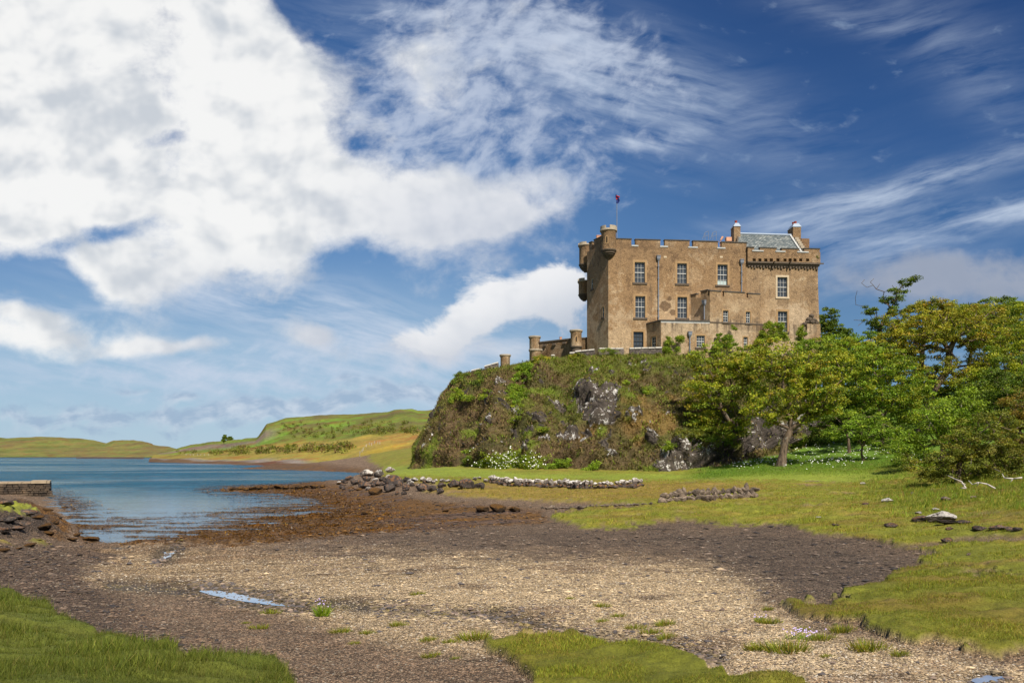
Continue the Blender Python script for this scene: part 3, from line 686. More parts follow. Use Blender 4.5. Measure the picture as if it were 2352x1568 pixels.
def proj(P): return 1175.5 + F * P[..., 0] / P[..., 1], 1047 - F * (P[..., 2] - CAMZ) / P[..., 1]
cu, cv = proj(CP)
TT = tt[:, None] + 0 * cu
def el(cx, cy, a, b, rot=0):
    c, s = math.cos(R(rot)), math.sin(R(rot)); dx, dy = cu - cx, cv - cy
    return 1 - np.sqrt(((dx * c + dy * s) / a) ** 2 + ((dy * c - dx * s) / b) ** 2)
ROCKS = [(1352, 928, 42, 46, 15), (1385, 948, 48, 44, 10), (1335, 915, 20, 30, 0), (1180, 992, 11, 22, 15), (1212, 1034, 13, 13, 0), (1087, 1018, 9, 20, -10), (1250, 966, 30, 13, -5), (1300, 970, 16, 14, 0), (1360, 864, 12, 10, 0), (1415, 915, 14, 10, 0),
         (1545, 1060, 46, 36, 5), (1600, 1050, 60, 44, -5), (1500, 1020, 20, 16, 0), (1650, 1035, 40, 32, 0), (1755, 985, 48, 48, 0), (1800, 1000, 30, 36, 0), (1850, 965, 40, 26, 0), (990, 985, 8, 14, 0), (1720, 1020, 36, 36, 0), (1880, 900, 60, 30, 0), (1305, 992, 26, 12, 10), (1240, 1002, 20, 9, 0), (1445, 985, 24, 11, -10), (1130, 985, 8, 16, 10), (1480, 955, 14, 8, 0), (1290, 930, 12, 16, 20), (1345, 1000, 18, 10, 0), (1410, 1050, 16, 9, 0)]
n_lo = fbm(CP.reshape(-1, 3) * .11 + 4.1, 4).reshape(cu.shape)
n_mid = fbm(CP.reshape(-1, 3) * .38 + 14.1, 4).reshape(cu.shape)
n_hi = fbm(CP.reshape(-1, 3) * 1.5 + 24.1, 4).reshape(cu.shape)
rk = np.full(cu.shape, -9.0)
for a in ROCKS: rk = np.maximum(rk, el(*a) * min(a[2], a[3]) / 20)
rock = sstep(-.10, .45, rk + n_mid * .75 + n_hi * .75 - .1)
rock = np.maximum(rock, sstep(.42, .62, n_mid + n_hi * .5) * .75 * sstep(.08, .2, TT) * sstep(.97, .85, TT))
edge = sstep(0, .06, TT) * sstep(1.0, .72, TT)
# gullies and buttresses
gully = -np.exp(-((cu - 1196 + (cv - 900) * .12) / 24) ** 2) * 2.4 - np.exp(-((cu - 1095 + (cv - 930) * .2) / 18) ** 2) * .7
butt = np.exp(-((cu - 1150 + (cv - 900) * .1) / 24) ** 2) * .9 + np.exp(-((cu - 1248 + (cv - 850) * .42) / 20) ** 2) * 1.9 + np.exp(-((cv - 1045 - 14 * np.sin(cu / 55)) / 16) ** 2) * .8 - np.exp(-((cu - 1300 + (cv - 900) * .2) / 30) ** 2) * .8 + np.exp(-((cu - 1400) / 70) ** 2) * .5
ridg = 1 - 2 * np.abs(fbm(CP.reshape(-1, 3) * .17 + 84.1, 4).reshape(cu.shape))
disp = (n_lo * 1.2 + n_mid * .62 + ridg * .55 + n_hi * .16 + gully + butt) * edge
disp = disp * (.45 + .55 * sstep(985, 1110, cu))
def _cells(P, s, seed):
    """blocky steps: distance field of jittered cells"""
    q = P * s; b0 = np.floor(q); best = np.full(len(P), 9.); val = np.zeros(len(P)); rs = np.random.RandomState(seed).rand(4096, 4)
    for dx in (-1, 0, 1):
        for dy in (-1, 0, 1):
            for dz in (-1, 0, 1):
                c = b0 + (dx, dy, dz); h = ((c[:, 0] * 73856093).astype(np.int64) ^ (c[:, 1] * 19349663).astype(np.int64) ^ (c[:, 2] * 83492791).astype(np.int64)) & 4095
                dd = ((c + rs[h, :3] - q) ** 2).sum(1); k = dd < best; best[k] = dd[k]; val[k] = rs[h[k], 3]
    return val
cells = _cells(CP.reshape(-1, 3) * (1, 1, .7), .36, 3).reshape(cu.shape); cells2 = _cells(CP.reshape(-1, 3), .95, 5).reshape(cu.shape)
disp += rock * edge * (-.25 + (cells - .5) * 1.7 + (cells2 - .5) * 1.0)
ledge = sstep(0, .3, rk + .25) * 0
CP2 = CP + CN * disp[..., None] * np.where(CN[..., 1:2] > 0, -1, 1)
if CN[NT // 2, NS // 2, 1] > 0: CN = -CN
# plateau behind the rim
rows = [CP2]; rim = CP2[-1]
for k, (dy, dz) in enumerate(((1.2, .15), (4, .4), (12, .8), (40, .6))):
    r = rim.copy(); cen = np.array((24.0, 128.0))
    dirv = unit(cen - rim[:, :2]); r[:, :2] += dirv * dy; r[:, 2] = np.maximum(rim[:, 2] + dz, 12 + .1 * dy); rows.append(r[None])
CPF = np.concatenate(rows, 0)
zc = np.zeros(cu.shape + (3,)) + (.140, .105, .042)
greenish = sstep(-.25, .45, n_lo * .5 + n_mid * .7 + sstep(870, 825, cv) * 1.0 + .3 * sstep(1150, 1350, cu) - .2)
zc = lay(zc, greenish * .9, (.135, .155, .022))
purple = sstep(.0, .5, -n_lo * .8 + n_mid * .5 + sstep(1260, 1100, cu) * .35)
zc = lay(zc, purple * .5, (.140, .085, .052))
tan = sstep(.05, .6, fbm(CP.reshape(-1, 3) * .3 + 44, 4).reshape(cu.shape) + el(1480, 960, 110, 60) * .6)
zc = lay(zc, tan * .8, (.25, .155, .052))
lush = sstep(.25, .7, fbm(CP.reshape(-1, 3) * .35 + 64, 4).reshape(cu.shape) + sstep(1060, 1085, cv) * .45)
darkv = sstep(.15, .6, fbm(CP.reshape(-1, 3) * .22 + 104, 4).reshape(cu.shape))
zc = lay(zc, darkv * .6, (.060, .062, .020))
zc = lay(zc, lush * .85, (.160, .215, .022))
zcF = np.concatenate([zc] + [zc[-1:] * 0 + (.10, .14, .02)] * 4, 0); rkF = np.concatenate([rock] + [rock[-1:] * 0] * 4, 0)
nr = NT + 4; ix = np.arange(nr * NS).reshape(nr, NS); q = np.stack([ix[:-1, :-1], ix[:-1, 1:], ix[1:, 1:], ix[1:, :-1]], -1).reshape(-1, 4)
crag = link('crag', mesh_np('crag', CPF.reshape(-1, 3), [q], vatt={'zone': zcF.reshape(-1, 3), 'rock': rkF.ravel()}, smooth=True), MAT_CRAG)
tag(crag, kind='structure')
CN2 = _normals(CP2); CN2 *= np.where((CN2 * CN).sum(-1, keepdims=True) < 0, -1, 1)
cu2, cv2 = proj(CP2)
def on_crag(Du, Dv):
    d = (cu2 - Du) ** 2 + (cv2 - Dv) ** 2 + np.where(CN2[..., 1] > .1, 1e4, 0) + np.clip(CP2[..., 1] - 110, 0, 99) ** 2
    k = np.unravel_index(np.argmin(d), d.shape); return CP2[k], CN2[k]
def blades(P, D, h, w, bend, rng):
    """triangular blades: root points, directions, heights, widths"""
    n = len(P); a = rng.rand(n) * 2 * math.pi; s = np.stack([np.cos(a), np.sin(a), 0 * a], -1) * w[:, None] * .5
    tip = P + D * h[:, None] + np.stack([np.cos(a + 1.6), np.sin(a + 1.6), 0 * a], -1) * (bend * h)[:, None]
    V = np.stack([P - s, P + s, tip], 1).reshape(-1, 3); return V, np.arange(3 * n).reshape(n, 3)
# heather, dead bracken and grass all over it: a ground cover nobody could count
rng = np.random.RandomState(11)
wgt = (1 - .95 * sstep(.3, .6, rock)) * sstep(-.06, .0, TT) * (CN2[..., 1] < .35) * np.linalg.norm(np.cross(np.gradient(CP2, axis=0), np.gradient(CP2, axis=1)), axis=-1)
pick = rng.choice(wgt.size, 230000, p=(wgt / wgt.sum()).ravel())
jit = rng.normal(size=(len(pick), 3)) * .07
P0 = CP2.reshape(-1, 3)[pick] + jit; N0 = CN2.reshape(-1, 3)[pick]
clump = fbm(P0 * .9 + 3, 3)
D0 = unit(N0 * .8 + rng.normal(size=N0.shape) * .65 + np.array((0, 0, .35)))
hh = (.16 + .16 * rng.rand(len(pick))) * (1 + .7 * np.clip(clump, -.7, 1)); ww = hh * (.22 + .25 * rng.rand(len(pick)))
Vh, Fh = blades(P0, D0, hh, ww, .25 * rng.rand(len(pick)), rng)
col = zc.reshape(-1, 3)[pick] * (0.75 + .95 * rng.rand(len(pick), 1))
col = np.where(rng.rand(len(pick), 1) < .13, np.array((.30, .20, .09)) * (.6 + .8 * rng.rand(len(pick), 1)), col)
col = np.where(rng.rand(len(pick), 1) < .10, np.array((.21, .28, .025)) * (.6 + .8 * rng.rand(len(pick), 1)), col)
heather = link('heather', mesh_np('heather', Vh, [Fh], fcol=col), MAT_DRY); tag(heather, kind='stuff')
# ------------------------------------------------------------------ castle
def m_harl(name, base=(.315, .197, .100), pale=(.465, .335, .205), dark=(.160, .096, .050), spots=(), drips=False):
    m, nt, b = mat(name)
    o = coords(nt); x, y, z = sep(nt, o)
    n1 = noise(nt, o, .35, 7, .62, .5); n2 = noise(nt, o, 1.6, 6, .65, .3); n3 = noise(nt, o, 7.0, 5, .7); n4 = noise(nt, o, 22.0, 2, .6)
    drip = noise(nt, vec(nt, x * 2.2, y * 2.2, z * .16), 1.0, 5, .6)
    low = (z * -1.0).smooth(-10.0, -3.0)       # the lower harling is newer and paler
    c = mixc(nt, ((n1 - .5) * 4.6 + (n2 - .5) * 2.6 + low * .75 - .20).smooth(-.05, .85), base, pale)
    c = mixc(nt, ((n2 - .5) * 4.2 - (n1 - .5) * 3.4 - low * .25).smooth(.15, .75) * .75, c, dark)
    c = mixc(nt, z.smooth(10.0, 16.5) * .30, c, (.165, .110, .070))
    c = mixc(nt, ((drip - .5) * 3.0 + (n1 - .5)).smooth(.15, .7) * .45, c, (.115, .080, .052))
    for x0, z0, rx, rz, colr, am in spots:
        q = ((x - x0) * (1 / rx)).pow(2.0) + ((z - z0) * (1 / rz)).pow(2.0)
        c = mixc(nt, (1.0 - q + (n2 - .5) * 3.6).smooth(.0, .45) * am, c, colr)
    if drips: c = mixc(nt, z.smooth(2.6, 4.6) * z.smooth(5.2, 4.9) * drip.smooth(.44, .60) * .7, c, (.10, .075, .055))
    n5 = noise(nt, o, 2.8, 5, .7)
    c = mixc(nt, 1.0, c, grey(nt, n5 * 1.1 + .45), 'MULTIPLY')
    c = mixc(nt, 1.0, c, grey(nt, (n3 * 1.6 + .2) * (n4 * 1.2 + .4)), 'MULTIPLY')
    setc(nt, b, c); nt.links.new(bump(nt, n3 + n4 * .8, 1.0, .10), b.inputs['Normal'])
    return m
def m_plain(name, c, rough=.7, var=.5, scale=3.0, metal=0.0, spec=.3):
    m, nt, b = mat(name); o = coords(nt); n = noise(nt, o, scale, 6, .65)
    setc(nt, b, mixc(nt, 1.0, mixc(nt, 0.0, c, c), grey(nt, n * (2 * var) + (1 - var)), 'MULTIPLY'))
    b.inputs['Roughness'].default_value = rough; b.inputs['Metallic'].default_value = metal; b.inputs['Specular IOR Level'].default_value = spec
    return m
def m_slate():
    m, nt, b = mat('slates'); o = coords(nt); x, y, z = sep(nt, o)
    br = nt.nodes.new('ShaderNodeTexBrick'); br.offset = .5
    nt.links.new(vec(nt, x, y * .75 + z * .66, 0), br.inputs['Vector'])
    br.inputs['Scale'].default_value = 1.0; br.inputs['Brick Width'].default_value = .42; br.inputs['Row Height'].default_value = .30; br.inputs['Mortar Size'].default_value = .025
    br.inputs['Color1'].default_value = (.10, .12, .125, 1); br.inputs['Color2'].default_value = (.27, .28, .26, 1); br.inputs['Mortar'].default_value = (.03, .035, .035, 1); br.inputs['Bias'].default_value = -.2
    n = noise(nt, o, 3.5, 5, .7); n2 = noise(nt, o, 1.2, 4, .6)
    c = mixc(nt, 1.0, br.outputs['Color'], grey(nt, n * 1.4 + .35), 'MULTIPLY')
    c = mixc(nt, n.smooth(.58, .68) * n2.smooth(.4, .6) * .7, c, (.34, .33, .27))
    setc(nt, b, c); b.inputs['Roughness'].default_value = .6
    nt.links.new(bump(nt, br.outputs['Fac'], -.6, .04), b.inputs['Normal']); return m
def _spot(zx, zy, rx, ry, colr, am):
    Du, Dv = (1850 + zx / 2.613) / 1.41344, (600 + zy / 2.613) / 1.41344; r = (Du - 1175.5) / F; a = (r * 105 - 12.7) / (.9951 - r * .0985); Y = 105 + a * .0985
    k = Y / F / 2.613 / 1.41344; return (12.7 + a * .9951 - 26, CAMZ + (1047 - Dv) / F * Y - 16, rx * k, ry * k, colr, am)
_PL, _DK = (.47, .335, .20), (.150, .092, .050)
SPOTS = [_spot(*q) for q in ((830, 1090, 110, 90, _PL, .8), (430, 1270, 130, 90, _PL, .8), (640, 1120, 60, 40, _PL, .5), (1060, 780, 60, 90, _PL, .35), (840, 965, 26, 24, _DK, .85), (806, 1030, 48, 46, _DK, .85), (872, 1085, 40, 26, _DK, .8), (876, 630, 20, 34, _DK, .6), (600, 880, 90, 30, _DK, .45), (960, 885, 90, 24, _DK, .45), (1300, 880, 90, 24, _DK, .45), (600, 520, 320, 34, _DK, .4), (1250, 560, 250, 34, _DK, .4))]
SPOTSB = [_spot(*q) for q in ((1740, 1010, 130, 60, _PL, .7), (1900, 1100, 150, 110, (.50, .37, .24), .7), (1650, 1100, 60, 80, _PL, .6), (1700, 830, 70, 60, _PL, .5), (2040, 900, 60, 160, _DK, .4), (1800, 1000, 60, 34, _DK, .5), (1400, 1040, 160, 50, _PL, .5), (1500, 1235, 160, 24, _DK, .4))]
MAT_HARL = m_harl('brown harling', spots=SPOTS); MAT_HARLB = m_harl('paler harling', (.335, .222, .122), (.475, .355, .225), (.175, .115, .068), spots=SPOTSB, drips=True)
MAT_HARLD = m_harl('darker harling', (.27, .155, .078), (.36, .22, .115), (.17, .095, .045))
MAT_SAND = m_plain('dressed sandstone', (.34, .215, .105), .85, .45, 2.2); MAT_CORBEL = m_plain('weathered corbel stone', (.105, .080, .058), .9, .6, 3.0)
MAT_PARA = m_plain('grey parapet stone', (.36, .30, .22), .9, .6, 2.5); MAT_COPE = m_plain('dark coping', (.075, .068, .060), .8, .7, 3.0); MAT_LIME = m_plain('pale flashing', (.42, .42, .40), .8, .5, 3.0)
MAT_WHITE = m_plain('white window paint', (.60, .59, .55), .5, .06, 2.0); MAT_DKFRAME = m_plain('dark window frame', (.06, .055, .05), .5, .2); MAT_LEAD = m_plain('lead', (.30, .36, .44), .5, .2, 2.0)
MAT_IRON = m_plain('grey iron pipe', (.20, .22, .26), .5, .25, 3.0); MAT_POT = m_plain('red clay pot', (.30, .055, .03), .8, .3); MAT_PEACH = m_plain('buff clay pot', (.62, .33, .20), .8, .2)
MAT_SLATE = m_slate(); MAT_SLITSHADE = m_plain('painted slit shade', (.012, .009, .007), .9, .2); MAT_CREAM = m_plain('cream margin', (.50, .40, .27), .85, .3, 2.0)
MAT_WCAP = m_plain('lichen white stone', (.60, .56, .50), .9, .7, 2.4)
m_, _nt, _b = mat('window glass'); MAT_GLASS = m_; setc(_nt, _b, (.045, .052, .06)); _b.inputs['Roughness'].default_value = .12; _b.inputs['Specular IOR Level'].default_value = .6
m_, _nt, _b = mat('blind behind glass'); MAT_BLIND = m_; setc(_nt, _b, (.42, .50, .48)); _b.inputs['Roughness'].default_value = .3
def sk(zx, zy):
    """castle sketch coordinates to the general sketch"""
    return (1850 + zx / 2.613) / 1.41344, (600 + zy / 2.613) / 1.41344
class Face:
    """an upright wall plane from p0 towards p1 (left to right as one faces it)"""
    def __init__(s, p0, p1):
        s.p0 = np.array(p0, float); v = np.array(p1, float) - s.p0; s.len = np.linalg.norm(v); s.t = v / s.len; s.n = np.array((s.t[1], -s.t[0]))
    def az(s, zx, zy):
        Du, Dv = sk(zx, zy); r = (Du - 1175.5) / F
        a = (r * s.p0[1] - s.p0[0]) / (s.t[0] - r * s.t[1]); Y = s.p0[1] + a * s.t[1]
        return a, CAMZ + (1047 - Dv) / F * Y
    def pt(s, a, z, off=0.0):
        p = s.p0 + s.t * a + s.n * off; return np.array((p[0], p[1], z))
    @property
    def t3(s): return np.array((s.t[0], s.t[1], 0))
    @property
    def n3(s): return np.array((s.n[0], s.n[1], 0))
    def panel(s, mb, a0, a1, z0, z1, holes=(), deep=.30, top=None):
        """wall sheet with reveals round its openings"""
        A = sorted({a0, a1} | {h[0] for h in holes} | {h[2] for h in holes}); Z = sorted({z0, z1} | {h[1] for h in holes} | {h[3] for h in holes})
        for i in range(len(A) - 1):
            for j in range(len(Z) - 1):
                ca, cz = (A[i] + A[i + 1]) / 2, (Z[j] + Z[j + 1]) / 2
                if any(h[0] < ca < h[2] and h[1] < cz < h[3] for h in holes): continue
                mb.add([s.pt(A[i], Z[j]), s.pt(A[i + 1], Z[j]), s.pt(A[i + 1], Z[j + 1]), s.pt(A[i], Z[j + 1])], [(0, 1, 2, 3)])
        for h in holes:
            q = [(h[0], h[1]), (h[2], h[1]), (h[2], h[3]), (h[0], h[3])]
            for k in range(4):
                (aa, za), (ab, zb) = q[k], q[(k + 1) % 4]
                mb.add([s.pt(aa, za), s.pt(ab, zb), s.pt(ab, zb, -deep), s.pt(aa, za, -deep)], [(0, 1, 2, 3)])
    def box(s, mb, a0, a1, z0, z1, o0, o1):
        mb.box(s.pt(a0, z0, o0), s.t3 * (a1 - a0), s.n3 * (o1 - o0), (0, 0, z1 - z0))
def P2(zx, Y): r = (sk(zx, 0)[0] - 1175.5) / F; return np.array((r * Y, Y))
castle = empty('castle', (26, 108, 16)); tag(castle, 'brown harled castle with battlements, corner turrets and slate roofed wing on the crag', 'castle')
CASTLE_LOC = np.array((26, 108, 16.0))
def part(mb, name, m, parent=None, smooth=False, label=None):
    o = mb.build(name, m, None, smooth)
    o.data.transform(__import__('mathutils').Matrix.Translation(tuple(-CASTLE_LOC)))
    o.parent = parent or castle
    if label: o['label'] = label
    return o
C0 = np.array((12.70, 105.0)); C1 = P2(143, 109.8)
front = Face(C0, C0 + np.array((.9951, .0985))); left = Face(C1, C0)
A_MID = front.az(1497, 700)[0]; A_END = front.az(2100, 900)[0]
ZB, ZPAR = 13.0, front.az(1100, 530)[1]          # foot (bedded in the rock), crenel sill
def hole(f, x0, y0, x1, y1):
    a0, zt = f.az(x0, y0); a1, zb = f.az(x1, y1); return (a0, zb, a1, zt)
def window(f, rect, cols=3, rows=(2, 2), white=True, surround=MAT_SAND, label=None, deep=.26, blind=0, margin=.24, meet=True):
    """sash window set into an opening: frame and bars, glass, stone margin, sill"""
    a0, z0, a1, z1 = rect; w, h = a1 - a0, z1 - z0
    m = MAT_WHITE if white else MAT_DKFRAME
    mb = MB(); t = .055; o0, o1 = -deep, -deep + .07
    f.box(mb, a0, a0 + t, z0, z1, o0, o1); f.box(mb, a1 - t, a1, z0, z1, o0, o1); f.box(mb, a0 + t, a1 - t, z1 - t, z1, o0, o1); f.box(mb, a0 + t, a1 - t, z0, z0 + t * 1.3, o0, o1)
    zi0, zi1 = z0 + t * 1.3, z1 - t; n = sum(rows); bw = .030
    for k in range(1, n):
        zz = zi0 + (zi1 - zi0) * k / n; hb = .04 if (meet and k == rows[0]) else bw / 2
        f.box(mb, a0 + t, a1 - t, zz - hb, zz + hb, o0 + .005, o1 - .012 + (.02 if hb > bw / 2 else 0))
    for k in range(1, cols):
        aa = a0 + t + (w - 2 * t) * k / cols; f.box(mb, aa - bw / 2, aa + bw / 2, zi0, zi1, o0 + .007, o1 - .016)
    fr = part(mb, 'window', m, label=label)
    g = MB(); g.add([f.pt(a0, z0, -deep - .02), f.pt(a1, z0, -deep - .02), f.pt(a1, z1, -deep - .02), f.pt(a0, z1, -deep - .02)], [(0, 1, 2, 3)]); part(g, 'pane', MAT_GLASS, fr)
    if blind:
        g = MB(); g.add([f.pt(a0 + t, z0 + t, -deep - .012), f.pt(a1 - t, z0 + t, -deep - .012), f.pt(a1 - t, z0 + h * blind, -deep - .012), f.pt(a0 + t, z0 + h * blind, -deep - .012)], [(0, 1, 2, 3)]); part(g, 'blind', MAT_BLIND, fr)
    if surround:
        s_ = MB(); p = .022; g_ = margin
        f.box(s_, a0 - g_, a0, z0, z1, -.15, p); f.box(s_, a1, a1 + g_, z0, z1, -.15, p); f.box(s_, a0 - g_, a1 + g_, z1, z1 + g_ * 1.1, -.15, p)
        part(s_, 'surround', surround, fr)
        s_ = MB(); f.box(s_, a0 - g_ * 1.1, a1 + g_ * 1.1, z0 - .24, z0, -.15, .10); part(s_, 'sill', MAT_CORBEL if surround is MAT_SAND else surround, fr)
    return fr
W_MAIN = [hole(front, 548, 655, 635, 830), hole(front, 908, 665, 990, 838), hole(front, 1250, 675, 1335, 850), hole(front, 553, 943, 637, 1127), hole(front, 910, 950, 992, 1130), hole(front, 537, 1245, 622, 1400)]
W_WING = [hole(front, 1758, 782, 1842, 952), hole(front, 1762, 1072, 1842, 1245)]
mb = MB(); front.panel(mb, 0, A_MID, ZB, ZPAR, W_MAIN)
W_LEFT = [hole(left, 180, 800, 196, 880), hole(left, 274, 1038, 290, 1120)]
left.panel(mb, 0, left.len, ZB, ZPAR + .3, W_LEFT, .2)
C2 = np.array((12.3, 129.0)); back = Face(C2, C1); back.panel(mb, 0, back.len, ZB, ZPAR)
BK = front.pt(A_MID, 0, -20)[:2]; bk2 = Face(BK, C2); bk2.panel(mb, 0, bk2.len, ZB, ZPAR)
mb.add([(*C0, ZPAR - .6), (*front.pt(A_MID, 0)[:2], ZPAR - .6), (*BK, ZPAR - .6), (*C2, ZPAR - .6), (*C1, ZPAR - .6)], [(0, 1, 2, 3, 4)])
part(mb, 'main_block', MAT_HARL)
# wing with its bulging right edge
ZW = front.az(1800, 668)[1]; mb = MB(); front.panel(mb, A_MID, A_END, ZB, ZW, W_WING)
edgeP = [front.pt(A_END + d, z) for d, z in ((0, ZW), (.05, ZW - 3), (.22, ZW - 8), (.30, ZB))]
edgeB = [front.pt(A_END + d + .6, z, -9) for d, z in ((0, ZW), (.05, ZW - 3), (.22, ZW - 8), (.30, ZB))]
base_e = [front.pt(A_END, z) for z in (ZW, ZW - 3, ZW - 8, ZB)]
for k in range(3):
    mb.add([base_e[k], base_e[k + 1], edgeP[k + 1], edgeP[k]], [(0, 1, 2, 3)]); mb.add([edgeP[k], edgeP[k + 1], edgeB[k + 1], edgeB[k]], [(0, 1, 2, 3)])
bkw = Face(edgeB[3][:2], BK); bkw.panel(mb, 0, bkw.len, ZB, ZW + 2)
wing = part(mb, 'wing', MAT_HARLB)
# wing parapet: corbel course, walling with putlog holes, merlons
zt = front.az(1800, 570)[1]; zp0 = front.az(1800, 690)[1]
mb = MB(); PO = .38; AE = A_END + .18
put = []
for zx in (1552, 1600, 1650, 1697, 1752, 1812, 1855, 1897, 1945, 2003):
    a, z = front.az(zx, 645); put.append((a - .22, z - .18, a + .22, z + .22))
pf = Face(front.pt(A_MID, 0, PO)[:2], front.pt(AE, 0, PO)[:2])
aa0 = pf.az(1500, 600)[0]; put2 = [(h[0] - A_MID, h[1], h[2] - A_MID, h[3]) for h in put]
pf.panel(mb, 0, pf.len, ZW + .12, zt, put2, .35)
for h in put2: mb.add([pf.pt(h[0], h[1], -.35), pf.pt(h[2], h[1], -.35), pf.pt(h[2], h[3], -.35), pf.pt(h[0], h[3], -.35)], [(0, 1, 2, 3)])
mb.add([pf.pt(0, ZW + .12), pf.pt(0, zt), pf.pt(0, zt, -.5), pf.pt(0, ZW + .12, -.5)], [(0, 1, 2, 3)])
mb.add([pf.pt(pf.len, ZW + .12), pf.pt(pf.len, zt), pf.pt(pf.len, zt, -9), pf.pt(pf.len, ZW + .12, -9)], [(0, 1, 2, 3)])
mb.add([pf.pt(0, zt), pf.pt(pf.len, zt), pf.pt(pf.len, zt, -.55), pf.pt(0, zt, -.55)], [(0, 1, 2, 3)])
mb.add([pf.pt(0, zt, -.55), pf.pt(pf.len, zt, -.55), pf.pt(pf.len, ZW, -.55), pf.pt(0, ZW, -.55)], [(0, 1, 2, 3)])
wp = part(mb, 'wing_parapet', MAT_HARL)
mb = MB()
pf.box(mb, -.02, pf.len + .02, ZW - .10, ZW + .12, -.5, .05); pf.box(mb, .05, pf.len - .05, ZW - .32, ZW - .10, -.5, -.12)
for zx in np.linspace(1515, 2090, 24):
    a = front.az(zx, 690)[0] - A_MID; pf.box(mb, a - .13, a + .13, ZW - .55 - .1 * ((int(zx) * 7) % 3), ZW - .32, -.5, -.2)
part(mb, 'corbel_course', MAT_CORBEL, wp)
mb = MB()
for zx in (1715, 1850): mb = MB(); a, z = front.az(zx, 690); pf.box(mb, a - A_MID - .07, a - A_MID + .07, ZW - .02, ZW + .12, .051, .55); part(mb, 'water_spout', MAT_CORBEL, wp)
mb = MB(); a, z = front.az(2108, 672); pf.box(mb, a - A_MID - .2, a - A_MID + .62, ZW + .02, ZW + .16, -.3, -.15); part(mb, 'water_spout', MAT_CORBEL, wp)
def merlons(name, f, spans, z0, parent, off=0.0, th=.5, m=MAT_HARL, cope=.12, lime=True):
    mb = MB(); cp = MB()
    for a0, a1, z1 in spans:
        f.box(mb, a0, a1, z0, z1, off - th, off)
        f.box(cp, a0 - .06, a1 + .06, z1, z1 + cope, off - th - .05, off + .07)
    o = part(mb, name, m, parent); part(cp, 'coping', MAT_COPE, o); return o
sp = []
for x0, x1, y in ((390, 520, 455), (555, 765, 462), (803, 1013, 467), (1043, 1253, 475), (1285, 1497, 485)):
    a0, a1 = front.az(x0, y)[0], front.az(x1, y)[0]; sp.append((a0, a1, front.az((x0 + x1) / 2, y)[1] - .1))
merlons('battlement', front, sp, ZPAR, castle)
for x0, x1 in ((520, 578), (762, 830), (1000, 1082), (1246, 1316)):
    mb = MB(); a0, a1 = front.az(x0, 520)[0], front.az(x1, 520)[0]; front.box(mb, a0, a1, ZPAR - .12, ZPAR + .06, -.6, .07); part(mb, 'crenel_sill', MAT_LIME)
sp = []
for x0, x1, y in ((1500, 1560, 525), (1612, 1750, 530), (1795, 1940, 537), (1985, 2117, 537)):
    a0, a1 = pf.az(x0, y)[0], pf.az(x1, y)[0]; sp.append((max(a0, 0.01), min(a1, pf.len), pf.az((x0 + x1) / 2, y)[1] - .12))
merlons('battlement', pf, sp, zt, wp, 0.0)
for x0, x1 in ((1543, 1640), (1740, 1825), (1925, 2022)):
    mb = MB(); a0, a1 = pf.az(x0, 565)[0], pf.az(x1, 565)[0]; pf.box(mb, a0, a1, zt - .12, zt + .05, -.6, .08); part(mb, 'crenel_sill', MAT_LIME, wp)
sp = [(left.az(162, 560)[0], left.az(185, 545)[0], ZPAR + 1.35), (left.az(203, 540)[0], left.len - .2, ZPAR + 1.45)]
merlons('battlement', left, sp, ZPAR + .3, castle)
# windows of the front
LB = ['upper window with a sloping glare in its lower sash', 'upper window in the middle of the front', 'upper window with a pale blind in its lower sash', 'first floor window below the drainpipe head', 'first floor window beside the stair block', 'ground floor window with dark green bars']
for k, h in enumerate(W_MAIN):
    window(front, h, white=(k != 5), blind=.22 if k == 2 else 0, label=LB[k], margin=.27)
window(front, W_WING[0], surround=MAT_CREAM, label='upper wing window with a cream margin'); window(front, W_WING[1], label='lower wing window above the ivy')
for h in W_LEFT: window(left, h, cols=1, rows=(1, 1), surround=MAT_SAND, margin=.1, deep=.12)
# stair block and low annex in front
SL, SF, SR = P2(1015, 106.25), P2(1185, 103.5), P2(1610, 105.3); SRb = P2(1612, 107.2)
AL, AF = P2(648, 105.55), P2(770, 102.75); AR = P2(1640, 105.42)
sl, sf = Face(SL, SF), Face(SF, SR); srr = Face(SR, SRb)
z_s0 = sf.az(1185, 1160)[1]; z_s1 = sf.az(1300, 945)[1]
hs = [hole(sf, 1297, 1065, 1342, 1163), hole(sf, 1490, 1075, 1528, 1172)]
mb = MB(); sl.panel(mb, 0, sl.len, z_s0 - .5, z_s1); sf.panel(mb, 0, sf.len, z_s0 - .02, z_s1, hs, .22); srr.panel(mb, 0, srr.len, z_s0 - .5, z_s1)
mb.add([(*SL, z_s1 - .3), (*SF, z_s1 - .3), (*SR, z_s1 - .3), (*SRb, z_s1 - .3)], [(0, 1, 2, 3)])
stair = part(mb, 'stair_block', MAT_HARLB)
sp = [(sf.az(x0, 905)[0], sf.az(x1, 905)[0], sf.az((x0 + x1) / 2, y)[1] - .1) for x0, x1, y in ((1185, 1280, 896), (1306, 1480, 906), (1510, 1610, 920))]
merlons('battlement', sf, sp, z_s1, stair, 0, .35, MAT_HARLB)
merlons('battlement', sl, [(0.0, sl.az(1070, 930)[0], z_s1 + .55), (sl.az(1108, 930)[0], sl.len - .36, z_s1 + .75)], z_s1, stair, 0, .35, MAT_HARLB)
for k, h in enumerate(hs): window(sf, h, cols=2 if k else 2, rows=(2, 2), label=['small window of the stair block beside its corner', 'narrow small window of the stair block'][k], deep=.2, margin=.16)
al, af = Face(AL, AF), Face(AF, SF); af2 = Face(SF, AR)
z_a = af.az(1000, 1158)[1]; z_a2 = af2.az(1400, 1178)[1]
